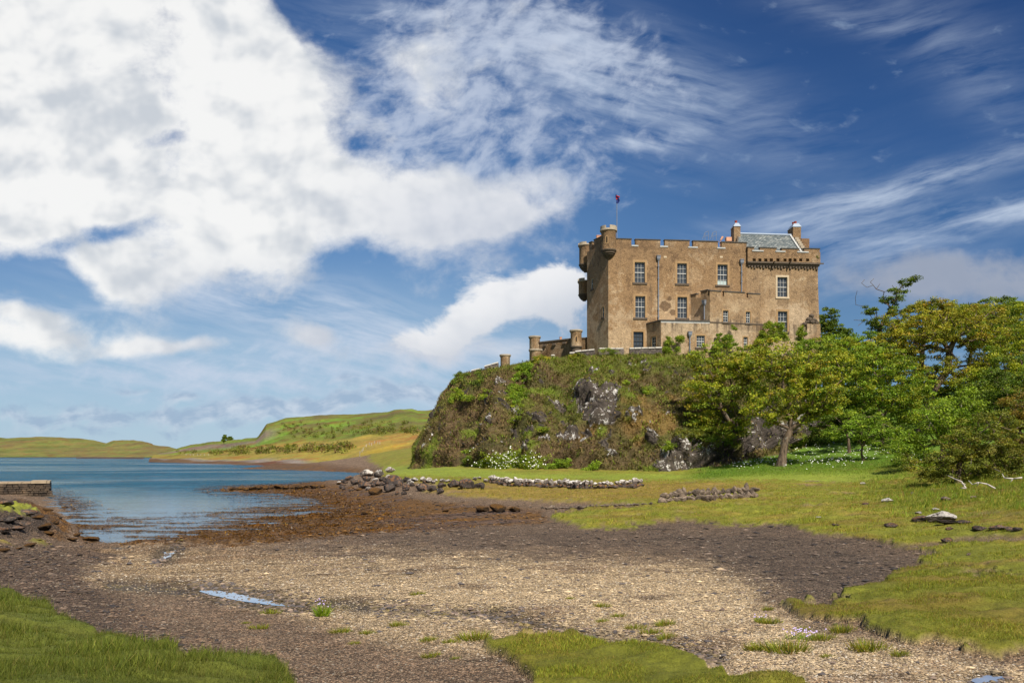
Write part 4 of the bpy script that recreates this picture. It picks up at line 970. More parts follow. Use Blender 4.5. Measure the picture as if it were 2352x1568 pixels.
ha = [hole(af, 1072, 1277, 1142, 1377)]; ha2 = [hole(af2, 1470, 1290, 1505, 1385)]; hl = [hole(al, 692, 1293, 728, 1392)]
mb = MB(); al.panel(mb, 0, al.len, ZB, z_a, hl, .2); af.panel(mb, 0, af.len, ZB - 1, z_a, ha, .22); af2.panel(mb, 0, af2.len, ZB - 1, z_a2, ha2, .22)
mb.add([(*AL, z_a - .2), (*AF, z_a - .2), (*SF, z_a - .2), (*SL, z_a - .2)], [(0, 1, 2, 3)])
ar = Face(AR, P2(1645, 107.0)); ar.panel(mb, 0, ar.len, ZB - 1, z_a2)
mb.add([(*SF, z_a2), (*AR, z_a2), (*P2(1645, 107.0), z_a2), (*SRb, z_a2)], [(0, 1, 2, 3)])
annex = part(mb, 'annex', MAT_HARLB)
mb = MB(); al.box(mb, -.05, al.len, z_a, z_a + .16, -.35, .08); af.box(mb, -.05, af.len, z_a + .002, z_a + .162, -.35, .08); part(mb, 'coping', MAT_COPE, annex)
mb = MB(); af.box(mb, 0.0, af.len - .02, z_a - .22, z_a, -.1, .012); part(mb, 'lime_streak', MAT_LIME, annex)
mb = MB(); af2.box(mb, .02, af2.len, z_a2 - .02, z_a2 + .14, -.2, .05); part(mb, 'ledge', MAT_CORBEL, annex)
window(af, ha[0], cols=3, rows=(2, 2), meet=True, label='small paned window of the annex', deep=.2, margin=.18); window(af2, ha2[0], cols=2, rows=(2, 2), label='small window half hidden by ivy', deep=.2, margin=.14); window(al, hl[0], cols=2, rows=(2, 2), label='small window in the shaded side of the annex', deep=.18, margin=.16)
# drainpipes
def pipe(f, zx, y0, y1, off=.12, rings=()):
    a, z1 = f.az(zx, y0); z0 = f.az(zx, y1)[1]; mb = MB()
    mb.tube([f.pt(a, z0, off), f.pt(a, z1 - .5, off)], .075, 8)
    for y in rings: z = f.az(zx, y)[1]; mb.tube([f.pt(a, z - .10, off), f.pt(a, z + .10, off)], .12, 8)
    o = part(mb, 'drainpipe', MAT_IRON); hb = MB()
    hb.add([f.pt(a - .24, z1, 0.01), f.pt(a + .24, z1, 0.01), f.pt(a + .24, z1, .36), f.pt(a - .24, z1, .36), f.pt(a - .14, z1 - .55, 0.01), f.pt(a + .14, z1 - .55, 0.01), f.pt(a + .14, z1 - .55, .24), f.pt(a - .14, z1 - .55, .24), f.pt(a - .23, z1 - .32, 0.01), f.pt(a + .23, z1 - .32, 0.01), f.pt(a + .23, z1 - .32, .34), f.pt(a - .23, z1 - .32, .34)],
           [(0, 1, 2, 3), (8, 9, 1, 0), (9, 10, 2, 1), (10, 11, 3, 2), (11, 8, 0, 3), (4, 5, 9, 8), (5, 6, 10, 9), (6, 7, 11, 10), (7, 4, 8, 11), (7, 6, 5, 4)])
    f.box(hb, a - .27, a + .27, z1, z1 + .08, .012, .40); part(hb, 'hopper_head', MAT_IRON, o)
pipe(front, 747, 608, 1145, rings=(690, 795, 940, 1060, 1120)); pipe(front, 1452, 640, 910, rings=(740, 825)); pipe(sl, 1143, 985, 1142); pipe(af, 1013, 1250, 1500, rings=(1340,))
for zx in (807, 1283): mb = MB(); a, z = front.az(zx, 612); front.box(mb, a - .2, a + .2, z - .12, z + .12, -.1, .02); part(mb, 'vent', MAT_CREAM)
# turrets corbelled out of the corner
def turret(name, cx, cy, zc0, zb, zt_, zcap, r, rc, parent, m=MAT_HARL, mcap=MAT_PARA, crown_gaps=4, phase=20, slit=None, label=None, corb=True, sub=True):
    mb = MB(); mb.lathe((cx, cy, 0), [(r, zb), (r, zt_), (rc, zt_ + .22)], 28)
    t = part(mb, name, m, parent, smooth=True, label=label)
    cap = MB(); h = zcap - zt_ - .22; th = .22
    zm = zt_ + .22 + h * .40
    cap.lathe((cx, cy, 0), [(rc - .03, zt_ + .20), (rc + .04, zt_ + .24), (rc + .04, zt_ + .40), (rc, zt_ + .44), (rc, zm), (rc - th, zm), (rc - th, zt_)], 28)
    for k in range(crown_gaps):
        a0 = phase + k * 360 / crown_gaps; a1 = a0 + 360 / crown_gaps * .66; n = 8; ang = np.radians(np.linspace(a0, a1, n)); V = []; Fc = []
        for a in ang:
            for rr, zz in ((rc, zm), (rc, zcap), (rc - th, zcap), (rc - th, zm)): V.append((cx + rr * math.cos(a), cy + rr * math.sin(a), zz))
        for i in range(n - 1):
            for e in range(3): Fc.append((i * 4 + e, (i + 1) * 4 + e, (i + 1) * 4 + e + 1, i * 4 + e + 1))
        Fc += [(3, 2, 1, 0), tuple((n - 1) * 4 + e for e in range(4))]; cap.add(V, Fc)
    if sub: part(cap, 'turret_crown', mcap, t)
    else: part(cap, 'crown', mcap, t)
    if corb:
        cb = MB(); pr = [(r, zb + .02), (r + .07, zb)]; H = zb - zc0; n = 5; pr.append((r + .07, zb - .14))
        for k in range(n):
            r0 = (r + .02) * (1 - (k / n) ** 1.6 * .95); r1 = (r + .02) * (1 - ((k + 1) / n) ** 1.6 * .95); za = zb - .14 - (H - .14) * k / n; zb_ = zb - .14 - (H - .14) * (k + 1) / n
            pr += [(r0 * .96, za), (r0 * .98, (za * .45 + zb_ * .55)), (r0 * .90, zb_ + .02), (max(r1 * .90, .04), zb_)]
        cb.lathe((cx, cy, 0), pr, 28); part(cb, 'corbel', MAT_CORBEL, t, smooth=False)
    if slit:
        ang, z0_, z1_, w = slit; a = R(ang); cxs, cys = math.cos(a), math.sin(a); tx, ty = -cys, cxs; s_ = MB(); rr = r + .03
        for mm, g, ro in ((MAT_SAND, .12, .015), (MAT_SLITSHADE, 0, .03)):  # near-black panel stands proud; its colour paints the shade inside the slit
            s_ = MB(); w2 = w / 2 + g; V = [(cx + cxs * (r + ro) + tx * u, cy + cys * (r + ro) + ty * u, z) for u, z in ((-w2, z0_ - g), (w2, z0_ - g), (w2, z1_), (w2 * .6, z1_ + g + .12), (0, z1_ + g + .18), (-w2 * .6, z1_ + g + .12), (-w2, z1_))]
            V2 = [(x - cxs * .3, y - cys * .3, z) for x, y, z in V]; nn = len(V)
            s_.add(V + V2, [tuple(range(nn))] + [(i, nn + i, nn + (i + 1) % nn, (i + 1) % nn) for i in range(nn)])
            part(s_, 'arrow_slit' if mm is MAT_SLITSHADE else 'slit_surround', mm, t)
    return t
def zz(zy, Y): return CAMZ + (1047 - sk(0, zy)[1]) / F * Y
tc = C0 + np.array((.05, .12))
turret('turret', tc[0], tc[1], zz(627, 105), zz(540, 104.2), zz(396, 104.2), zz(341, 104.2), .97, 1.10, castle, slit=(-110, zz(490, 104.2), zz(445, 104.2), .17), phase=-88, label='tall round turret corbelled from the front corner')
tb = P2(143, 111.6); turret('turret', tb[0] - .15, tb[1], zz(735, 111), zz(662, 110.6), zz(522, 110.6), zz(480, 110.6), .94, 1.07, castle, phase=-150, label='round turret at the far end of the side wall')
tb = P2(120, 118); turret('turret', tb[0], tb[1], zz(976, 117), zz(920, 117), zz(830, 117), zz(787, 117), .84, .96, castle, phase=-150, label='lower small round turret beneath the far one')
# buff chimney behind the tall turret
mb = MB(); c = P2(240, 113.5); mb.box((c[0] - 1.3, c[1] - .5, ZPAR - 1), (3.2, .3, 0), (-.1, 1, 0), (0, 0, zz(500, 113.5) - ZPAR + 1)); st = part(mb, 'chimney', MAT_HARLB, label='low chimney with buff pots behind the tall turret')
for zx in (232, 242, 252, 263):
    mb = MB(); c = P2(zx, 113.5); mb.lathe((c[0], c[1], 0), [(.16, zz(502, 113.5)), (.20, zz(495, 113.5)), (.17, zz(440, 113.5)), (.21, zz(436, 113.5)), (.21, zz(430, 113.5)), (0.02, zz(430, 113.5))], 12); part(mb, 'chimney_pot', MAT_PEACH, st)
# slate roof behind the wing parapet
RY0, RY1 = 110.0, 113.6
def q3(zx, zy, Y): Du, Dv = sk(zx, zy); return wpt(Du, Dv, Y)
rl0, rr0 = q3(1400, 600, RY0 - .4), q3(1985, 600, RY0 + .6); rl1, rr1 = q3(1420, 418, RY1), q3(1872, 428, RY1 + .8)
rl0[2] = rr0[2] = zz(590, RY0); rl1[2] = rr1[2] = (rl1[2] + rr1[2]) / 2
rr1[0] = max(rr1[0], rr0[0] - 1.2); ud = unit(rr1 - rl1)
bl, br_ = 2 * rl1 - rl0, 2 * rr1 - rr0; bl[2] = rl0[2]; br_[2] = rr0[2]
mb = MB(); mb.add([rl0, rr0, rr1, rl1], [(0, 1, 2, 3)]); mb.add([rl1, rr1, br_, bl], [(0, 1, 2, 3)])
mb.add([rr0, br_, rr1], [(0, 1, 2)]); mb.add([bl, rl0, rl1], [(0, 1, 2)])
bot = np.array((0, 0, -3.5)); mb.add([rr0 + bot, br_ + bot, br_, rr0], [(0, 1, 2, 3)]); mb.add([rl0 + bot, rr0 + bot, rr0, rl0], [(0, 1, 2, 3)])
roof = part(mb, 'roof', MAT_SLATE)
mb = MB(); mb.tube([rl1 + (0, -.05, .03), rr1 + (0, -.05, .03)], .16, 8); part(mb, 'ridge', MAT_LEAD, roof)
mb = MB(); dv_ = rr0 - rr1; nrm = unit(np.cross(ud, dv_))
if nrm[2] < 0: nrm = -nrm
mb.box(rr1 - ud * .28 - nrm * .05, ud * .28, dv_, nrm * .20); part(mb, 'skew', MAT_LIME, roof)
mb = MB(); dv2 = rl0 - rl1; mb.box(rl1 - nrm * .05, ud * .22, dv2 * .75, nrm * .14); part(mb, 'skew', MAT_CORBEL, roof)
mb = MB(); dv3 = dv_ * .42                                # crow steps down the far gable
for k in range(7):
    p = rr1 + dv_ * (.22 + .105 * k) + ud * .02; mb.box(p + (0, 0, -.9), ud * .55, np.array((dv_[0], dv_[1], 0)) * .10, (0, 0, .9 + .28))
part(mb, 'crow_step', MAT_PARA, roof)
def chimney(x0, x1, yt, yb, Y, dep, pots, xs=None, label=None):
    a, b_ = q3(x0, yt, Y), q3(x1, yt, Y); z0 = zz(yb, Y); mb = MB(); ex = b_ - a; ex[2] = 0
    nx = unit(np.array((-ex[1], ex[0], 0))); sl_ = np.array((-.16, 0, 0)) * dep
    mb.box((a[0], a[1], z0), ex, nx * dep, (0, 0, a[2] - z0)); st = part(mb, 'chimney', MAT_HARL, label=label)
    cp = MB(); e = unit(ex); o = np.array((a[0], a[1], a[2])) - e * .08 - nx * .08; L = np.linalg.norm(ex) + .16; D = dep + .16; h = .55; i = .30
    V = [o, o + e * L, o + e * L + nx * D, o + nx * D]; V2 = [o + e * i + nx * i + (0, 0, h), o + e * (L - i) + nx * i + (0, 0, h), o + e * (L - i) + nx * (D - i) + (0, 0, h), o + e * i + nx * (D - i) + (0, 0, h)]
    cp.add(V + V2, [(3, 2, 1, 0), (4, 5, 6, 7)] + [(k, (k + 1) % 4, 4 + (k + 1) % 4, 4 + k) for k in range(4)]); part(cp, 'chimney_cap', MAT_LEAD, st)
    for px, py0, py1, dy in pots:
        c = q3(px, py1, Y + dy); mb = MB(); zb_, zt_ = a[2] + h - .08, c[2]
        mb.lathe((c[0], c[1], 0), [(.17, zb_), (.16, zt_ - .14), (.20, zt_ - .12), (.20, zt_), (.02, zt_)], 12); part(mb, 'chimney_pot', MAT_POT, st)
chimney(1390, 1445, 353, 520, 113.0, 1.6, [(1406, 332, 306, .9)], label='left gable chimney with one red pot')
chimney(1890, 1958, 357, 520, 114.2, 2.2, [(1893, 345, 319, 1.6), (1910, 342, 312, .9)], label='right gable chimney with two red pots')
mb = MB(); a = q3(1962, 455, 116.5); mb.box((a[0], a[1], zz(620, 116)), (1.2, .1, 0), (-.1, 1.2, 0), (0, 0, a[2] - zz(620, 116))); part(mb, 'stack', MAT_HARLD)
mb = MB()                                                   # hand rails on the roof
for x0 in (1122, 1188):
    for (xa, ya), (xb, yb) in (((x0, 462), (x0 + 22, 405)), ((x0 + 22, 405), (x0 + 52, 394)), ((x0 + 52, 394), (x0 + 52, 470)), ((x0 + 12, 440), (x0 + 52, 428)), ((x0 + 22, 405), (x0 + 22, 470))):
        mb.tube([q3(xa, ya, 112), q3(xb, yb, 112)], .03, 5)
part(mb, 'handrail', MAT_IRON)
mb = MB(); mb.tube([q3(1270, 520, 110), q3(1285, 440, 110)], .05, 6); mb.tube([q3(1276, 470, 110), q3(1297, 440, 110)], .12, 6); mb.tube([q3(1275, 500, 110), q3(1255, 475, 110)], .03, 5); part(mb, 'roof_vent', MAT_PEACH)
mb = MB(); mb.box(q3(1326, 476, 110), (.75, .05, 0), (-.05, .6, 0), (0, 0, .55)); part(mb, 'roof_vent', MAT_PEACH)
# carved stones and rough corbelled masonry low on the wing
mb = MB(); rr_ = np.random.RandomState(4)
for zx, zy, s in ((2045, 1112, .36), (2025, 1140, .42), (2065, 1148, .40), (2008, 1165, .34), (2088, 1168, .34), (2050, 1165, .40), (1985, 1180, .3)):
    a, z = front.az(zx, zy); c = front.pt(a, z, .12)
    V = []; n = 8
    for j in range(5):
        th = math.pi * j / 4
        for i in range(n):
            ph = 2 * math.pi * i / n; r_ = s * (.85 + .3 * rr_.rand()); V.append((c[0] + r_ * math.sin(th) * math.cos(ph), c[1] + r_ * math.sin(th) * math.sin(ph) * .7, c[2] + r_ * .8 * math.cos(th)))
    mb.add(V, [(j * n + i, j * n + (i + 1) % n, (j + 1) * n + (i + 1) % n, (j + 1) * n + i) for j in range(4) for i in range(n)])
part(mb, 'carved_stone', MAT_CORBEL)
mb = MB(); a, z = front.az(2000, 1180); e_, z2 = front.az(2108, 1320)
for k in range(5): front.box(mb, a + k * .05 - 1.3 * k / 5, A_END + .25, z - (k + 1) * .9, z - k * .9 - .002, -.3, .25 + .05 * k)
part(mb, 'buttress', MAT_HARLB)
# flag on its staff
mb = MB(); fp = P2(397, 112); mb.tube([(fp[0], fp[1], ZPAR - .6), (fp[0], fp[1], zz(86, 112))], [.07, .045], 8); part(mb, 'flagpole', MAT_IRON)
MAT_FRED = m_plain('flag red', (.34, .02, .03), .8, .1); MAT_FBLUE = m_plain('flag blue', (.02, .035, .16), .8, .1)
fl = empty('flag', (fp[0], fp[1], zz(160, 112))); tag(fl, 'small red and blue flag hanging limp from the staff above the castle', 'flag')
for nm, m, lo, hi, ox in (('blue_field', MAT_FBLUE, 0, 1, 0), ('red_cross', MAT_FRED, .36, .66, .02)):
    mb = MB(); n = 9; V = []
    for i in range(n):
        t = i / (n - 1)
        for j in range(5):
            s = j / 4; x = (s - .45) * .5 * (.35 + .65 * math.sin(math.pi * min(t + .12, 1))) + .12 * math.sin(5 * t); zz_ = t * (zz(84, 112) - zz(160, 112))
            if nm == 'red_cross': zz_ = zz_ * .36 + .32 * (zz(84, 112) - zz(160, 112)) + s * .35
            V.append((x, -.08 - ox - .10 * math.sin(7 * s + 4 * t), zz_))
    mb.add(V, [(i * 5 + j, i * 5 + j + 1, (i + 1) * 5 + j + 1, (i + 1) * 5 + j) for i in range(n - 1) for j in range(4)])
    o = mb.build(nm, m, fl); md = o.modifiers.new('thickness', 'SOLIDIFY'); md.thickness = .012
# ------------------------------------------------------------------ low battery wall with its own turrets, left of the castle
def k8(x, y): return (1700 + x / 4.704) / 1.41344, (1000 + y / 4.704) / 1.41344
def q8(x, y, Y): return wpt(*k8(x, y), Y)
def z8(y, Y): return CAMZ + (1047 - k8(0, y)[1]) / F * Y
CASTLE_LOC = np.array((7, 112, 15.0))
batt = empty('battery_wall', (7, 112, 15)); tag(batt, 'long low harled wall with round turrets running left from the castle corner', 'wall')
castle_keep = castle; castle = batt
p0, p1, p2 = q8(165, 0, 115.0)[:2], q8(796, 0, 110.5)[:2], q8(985, 0, 110.2)[:2]
zw = z8(470, 110.5); mb = MB()
for f in (Face(p0, p1), Face(p1, p2)):
    f.panel(mb, 0, f.len, 13, zw); f.panel(mb, 0, f.len, 13, zw); mb.add([f.pt(0, zw), f.pt(f.len, zw), f.pt(f.len, zw, -1.2), f.pt(0, zw, -1.2)], [(0, 1, 2, 3)]); mb.add([f.pt(f.len, 13, -1.2), f.pt(0, 13, -1.2), f.pt(0, zw, -1.2), f.pt(f.len, zw, -1.2)], [(0, 1, 2, 3)])
part(mb, 'wall_face', MAT_HARL); f = Face(p0, p1); f3 = Face(p1, p2)
mb = MB(); f.box(mb, 0, f.len - .5, zw, zw + .18, -1.25, .10); f3.box(mb, .6, f3.len, zw + .002, zw + .182, -1.25, .1); part(mb, 'coping', MAT_CORBEL)
for x, y in ((322, 570), (470, 552), (625, 532)):
    r = (k8(x, y)[0] - 1175.5) / F; a = (r * f.p0[1] - f.p0[0]) / (f.t[0] - r * f.t[1]); Yq = f.pt(a, 0)[1]; z = z8(y, Yq); mb = MB(); f.box(mb, a - .24, a + .24, z - .14, z + .14, -.1, .28); part(mb, 'spout', MAT_CORBEL)
turret('turret', p0[0], p0[1], 13, 13, z8(478, 115.0), z8(430, 115.0), .76, .86, batt, corb=False, phase=-140, label='thin round turret at the seaward end of the wall')
c = q8(180, 0, 113.0); turret('turret', c[0], c[1], 13, 13, z8(680, 113.0), z8(627, 113.0), .84, .96, batt, corb=False, phase=-120, label='low round turret nested in front of the seaward one')
c = q8(797, 0, 109.6); turret('turret', c[0], c[1], z8(640, 109.6), z8(585, 109.6), z8(385, 109.6), z8(336, 109.6), .76, .87, batt, corb=False, phase=-100, slit=(-92, z8(520, 109.6), z8(460, 109.6), .16), label='round turret with an arrow slit over a dark recess')
mb = MB(); mb.lathe((c[0], c[1], 0), [(.7, z8(735, 109.6)), (.72, z8(612, 109.6)), (.86, z8(604, 109.6)), (.86, z8(586, 109.6))], 24); part(mb, 'turret_base', MAT_CORBEL)
mb = MB(); c2 = q8(562, 440, 114.0); mb.lathe((c2[0], c2[1], 0), [(.2, zw - .2), (.17, c2[2] - .2), (.21, c2[2])], 10); part(mb, 'chimney_pot', MAT_PEACH)
# lone drum tower at the rim
CASTLE_LOC = np.array((-1, 110, 15.0)); drum = empty('drum_tower', (-1, 110, 15)); tag(drum, 'short lone round turret standing at the rim of the crag apart from the castle', 'turret'); castle = drum
c = wpt(1160, 833, 110); turret('drum', c[0], c[1], 13, 13, wpt(0, 821.5, 110)[2], wpt(0, 815, 110)[2], .66, .76, drum, corb=False, phase=-100, crown_gaps=5)
castle = castle_keep; CASTLE_LOC = np.array((26, 108, 16.0))
# ------------------------------------------------------------------ garden wall along the rim, white capped
def rim_wall(pts, Y, label, hgt, gaps=()):
    root = empty('garden_wall', wpt(pts[0][0], pts[0][1], Y)); tag(root, label, 'wall', 'garden wall pieces along the rim of the crag'); L = np.array(root.location)
    mb = MB(); cp = MB()
    P = [wpt(u, v, Y) - L for u, v in pts]
    for a, b_ in zip(P[:-1], P[1:]):
        e = b_ - a; nx = np.array((0, .5, 0)); mb.box(a + (0, 0, -hgt), e, nx, (0, 0, hgt))
        n = max(1, int(np.linalg.norm(e) / .8)); rr = np.random.RandomState(int(abs(a[0] * 97)) + n)
        for k in range(n):
            s = .06 * rr.rand(); cp.box(a + e * (k / n) + (0, -.06 - s, .003 + .03 * rr.rand()), e / n * (.9 + .08 * rr.rand()), (0, .62 + s, 0), (0, 0, .10 + .10 * rr.rand()))
    mb.build('walling', MAT_PALEROCK, root); cp.build('coping', MAT_WCAP, root)
def k8p(*l): return [k8(x, y) for x, y in l]
rim_wall(k8p((785, 672), (1085, 640)), 100.5, 'white capped rubble wall below the round turret with the arrow slit', 2.2)
rim_wall(k8p((1150, 628), (1530, 625)), 100.2, 'white capped rubble wall with bright ivy hanging over its front', 2.2)
rim_wall(k8p((1615, 625), (1690, 622), (2110, 612)), 100.0, 'white capped rubble wall under the ground floor window and annex', 2.4)
rim_wall(k8p((700, 690), (785, 688)), 101.0, 'short white gate pier on the rim beneath the turret recess', 1.8)
rim_wall(k8p((420, 728), (475, 726)), 104, 'lone white stone pier on the rim below the battery wall', 1.6)
rim_wall([(1112, 842), (1145, 833)], 108.5, 'low pale wall running up to the lone drum turret', 1.5)
rim_wall([(1082, 852), (1104, 847)], 109.5, 'pale wall end at the seaward tip of the crag', 1.5)
# ------------------------------------------------------------------ trees and shrubs
def m_bark(name, a, b_):
    m, nt, b = mat(name); o = coords(nt); x, y, z = sep(nt, o)
    n = noise(nt, vec(nt, x * 3, y * 3, z * .8), 1.5, 6, .7, .5); n2 = noise(nt, o, 1.1, 5, .6)
    c = mixc(nt, n.smooth(.35, .65), a, b_); c = mixc(nt, n2.smooth(.55, .65) * .6, c, (.26, .25, .20))
    setc(nt, b, c); nt.links.new(bump(nt, n, 1.0, .08), b.inputs['Normal']); return m
MAT_BARK = m_bark('bark', (.055, .038, .026), (.19, .135, .09)); MAT_BARKP = m_bark('pale branches', (.14, .11, .08), (.34, .30, .24)); MAT_DEADW = m_plain('bleached wood', (.50, .45, .40), .9, .4, 4.0)
SYC = [((0.363, 0.372, 0.024), .42), ((0.237, 0.310, 0.020), .30), ((0.418, 0.322, 0.031), .10), ((0.132, 0.192, 0.014), .18)]
SYCO = [((0.380, 0.347, 0.026), .42), ((0.440, 0.304, 0.033), .14), ((0.253, 0.291, 0.020), .26), ((0.143, 0.186, 0.014), .18)]
GRN = [((0.204, 0.316, 0.020), .45), ((0.132, 0.217, 0.014), .3), ((0.297, 0.378, 0.026), .25)]
DGRN = [((0.132, 0.205, 0.018), .5), ((0.088, 0.136, 0.013), .3), ((0.209, 0.254, 0.022), .2)]
OLV = [((0.187, 0.205, 0.020), .45), ((0.121, 0.146, 0.014), .3), ((0.259, 0.236, 0.026), .25)]
RUST = [((0.259, 0.174, 0.026), .45), ((0.187, 0.155, 0.022), .3), ((0.198, 0.211, 0.022), .25)]
LIME = [((.250, .330, .022), .5), ((.165, .250, .018), .3), ((.340, .370, .028), .2)]
def pal(p, n, rng):
    c = np.array([q[0] for q in p]); w = np.array([q[1] for q in p]); return c[rng.choice(len(p), n, p=w / w.sum())]
def leaf_cloud(cent, rad, nleaf, size, palette, rng, flat=.5, up=.55, mixin=.35):
    n = len(cent); idx = np.repeat(np.arange(n), nleaf)
    d = unit(rng.normal(size=(len(idx), 3))) * (rng.rand(len(idx), 1) ** .45) * rad[idx, None]; d[:, 2] *= flat
    P = cent[idx] + d
    N = unit(rng.normal(size=d.shape) * .6 + unit(d + 1e-6) * .45 + np.array((0, 0, up)))
    a = unit(np.cross(N, rng.normal(size=N.shape))); b = np.cross(N, a)
    s = size * (.6 + .8 * rng.rand(len(idx), 1)); w = .62
    V = np.stack([P - a * s * .5, P + b * s * w * .5 + N * s * .08, P + a * s * .5, P - b * s * w * .5 + N * s * .08], 1).reshape(-1, 3)
    base = pal(palette, n, rng); c = base[idx]; alt = pal(palette, len(idx), rng); k = rng.rand(len(idx), 1) < mixin
    c = np.where(k, alt, c) * (.72 + .56 * rng.rand(len(idx), 1)); c = c * (.58 + .62 * rng.rand(n, 1))[idx]
    return V, np.arange(len(V)).reshape(-1, 4), c
def limbs(nodes, par, rad, sides=5):
    Vs = []; Fs = []; n = 0
    for i, p in enumerate(par):
        if p < 0: continue
        a, b = nodes[p], nodes[i]; t = b - a; L = np.linalg.norm(t)
        if L < 1e-4: continue
        t = t / L; h = np.array((0, 0, 1.)) if abs(t[2]) < .9 else np.array((1., 0, 0)); x = unit(np.cross(t, h)); y = np.cross(t, x)
        k = 8 if rad[i] > .12 else sides; w = np.arange(k) * 2 * math.pi / k; ring = np.cos(w)[:, None] * x + np.sin(w)[:, None] * y
        ra = min(rad[p], rad[i] * 1.5); a2 = a - t * ra * .3
        Vs += [a2 + ring * ra, b + ring * rad[i]]; i0 = np.arange(k); i1 = (i0 + 1) % k
        Fs.append(np.stack([i0, i1, i1 + k, i0 + k], -1) + n); n += 2 * k
    return np.concatenate(Vs), np.concatenate(Fs)
def grow(trunk, tr, cent, rng, sag=.06, tip=.018, ex=.5):
    """greedy skeleton: every clump joins the nearest limb that lies nearer the trunk"""
    nodes = [np.asarray(p, float) for p in trunk]; par = [-1] + list(range(len(trunk) - 1)); depth = [0.0] * len(trunk)
    top = nodes[-1]; fork = [nodes[max(1, len(trunk) - 2)], top]
    o = np.argsort(np.linalg.norm(cent - top, axis=1)); A = np.array(nodes); dep = np.zeros(len(A)); ok = np.array([False] * max(0, len(trunk) - 2) + [True] * min(2, len(trunk)))
    for i in o:
        c = cent[i]; d = np.linalg.norm(A - c, axis=1) + .28 * dep + np.where(ok, 0, 1e3); j = int(np.argmin(d)); a = A[j]; L = np.linalg.norm(c - a); cur = j; m = max(1, int(L / .9))
        for s in range(1, m + 1):
            q = a + (c - a) * s / m
            if s < m: q = q + rng.normal(size=3) * .10 * L + np.array((0, 0, -sag * L * math.sin(math.pi * s / m)))
            A = np.concatenate([A, q[None]]); dep = np.append(dep, dep[cur] + L / m); ok = np.append(ok, True); par.append(cur); cur = len(A) - 1
    cnt = np.zeros(len(A)); ch = np.zeros(len(A), int)
    for i in range(len(A) - 1, 0, -1):
        cnt[i] = max(cnt[i], 1); cnt[par[i]] += cnt[i]
    rad = tip * np.maximum(cnt, 1) ** ex
    rad = np.minimum(rad, tr); rad[:len(trunk)] = np.linspace(tr, tr * .72, len(trunk)); rad[0] = tr * 1.35
    return A, par, rad
def ellips(l, Y, rng, dens, gap=.18, depth=1.0):
    out = []
    for e in l:
        cx, cy, rx, ry = e[:4]; dy = e[4] if len(e) > 4 else 0; c = wpt(cx, cy, Y + dy); a, b = rx / F * Y, ry / F * Y
        n = int(dens * a * b * 11.0) + 5; d = unit(rng.normal(size=(n * 2, 3))) * (rng.rand(n * 2, 1) ** .30); p = c + d * (a, a * depth, b)
        k = perlin(p * .55 + e[0]) > -gap; p = p[k][:n]; out.append(p)
    return np.concatenate(out)
TREES = 'trees and bushes on the wooded slope'
def tree(label, Y, trunk, crown, palette, seed, tr=.3, dens=1.0, size=.19, nleaf=70, rad=(.45, .85), cat='tree', name='tree', bark=None, gap=.12, bare=(), flat=.45, group=TREES, loose=0, up=.55, tip=.02, depth=.9):
    rng = np.random.RandomState(seed)
    T = np.array([wpt(t[0], t[1], Y + (t[2] if len(t) > 2 else 0)) for t in trunk]); base = T[0].copy()
    cent = ellips(crown, Y, rng, dens, gap, depth)
    allc = cent
    if len(bare): allc = np.concatenate([cent, np.array([wpt(u, v, Y + rng.normal() * .6) for u, v in bare])])
    A, par, rd = grow(T, tr, allc, rng, tip=tip)
    V, Fq = limbs(A, par, rd)
    root = empty(name, base); tag(root, label, cat, group)
    link('trunk', mesh_np('trunk', V - base, [Fq], smooth=True), bark or MAT_BARK, root)
    r = rad[0] + (rad[1] - rad[0]) * rng.rand(len(cent)); V, Fq, c = leaf_cloud(cent, r, nleaf, size, palette, rng, flat, up)
    link('crown', mesh_np('crown', V - base, [Fq], fcol=c), MAT_LEAF, root)
    return root
# two open sycamores at the foot of the crag
tree('olive green sycamore with a stout leaning trunk against the dark rock face', 80, [(1692, 1050), (1690, 1015), (1686, 985), (1694, 962)], [(1672, 885, 98, 74), (1640, 832, 70, 50), (1600, 925, 44, 54), (1735, 842, 62, 62), (1655, 985, 72, 28), (1600, 985, 30, 22)], SYC, 1, tr=.42, dens=1.0, bark=MAT_BARK, tip=.026)
tree('olive sycamore with a forked bare trunk rising from the daisy bank', 72, [(1793, 1072), (1797, 1045), (1803, 1015), (1815, 985)], [(1835, 895, 112, 62), (1800, 825, 86, 48), (1755, 945, 44, 36), (1905, 845, 60, 60), (1890, 930, 56, 34), (1830, 950, 50, 20)], SYC, 2, tr=.40, bark=MAT_BARK, tip=.026)
tree('low layered tree on a thin stem with flat spreading green sprays', 75, [(1984, 1062), (1978, 1042), (1980, 1025)], [(1940, 975, 48, 18), (1985, 992, 72, 16), (2020, 1012, 44, 12), (1930, 1000, 46, 12), (1975, 965, 50, 14)], GRN, 3, tr=.12, size=.17, flat=.3, rad=(.4, .7))
tree('leafy tree with a dark upright trunk beside the path behind the daisies', 84, [(2030, 1025), (2028, 990), (2024, 955)], [(2050, 885, 84, 62), (2010, 830, 66, 44), (2100, 935, 66, 40), (1985, 905, 42, 38), (2060, 960, 40, 20)], [SYC[0], SYC[1], GRN[0], GRN[1]], 4, tr=.34)
tree('wide golden tinged tree showing thick twisting limbs high on the slope', 90, [(2108, 1020), (2122, 960), (2140, 900), (2176, 850), (2180, 805)], [(2205, 745, 120, 46), (2110, 772, 80, 46), (2275, 810, 76, 56), (2135, 850, 84, 40), (2050, 790, 56, 42), (2235, 870, 60, 36), (2080, 730, 50, 22)], SYCO, 5, tr=.50, tip=.030, gap=.05)
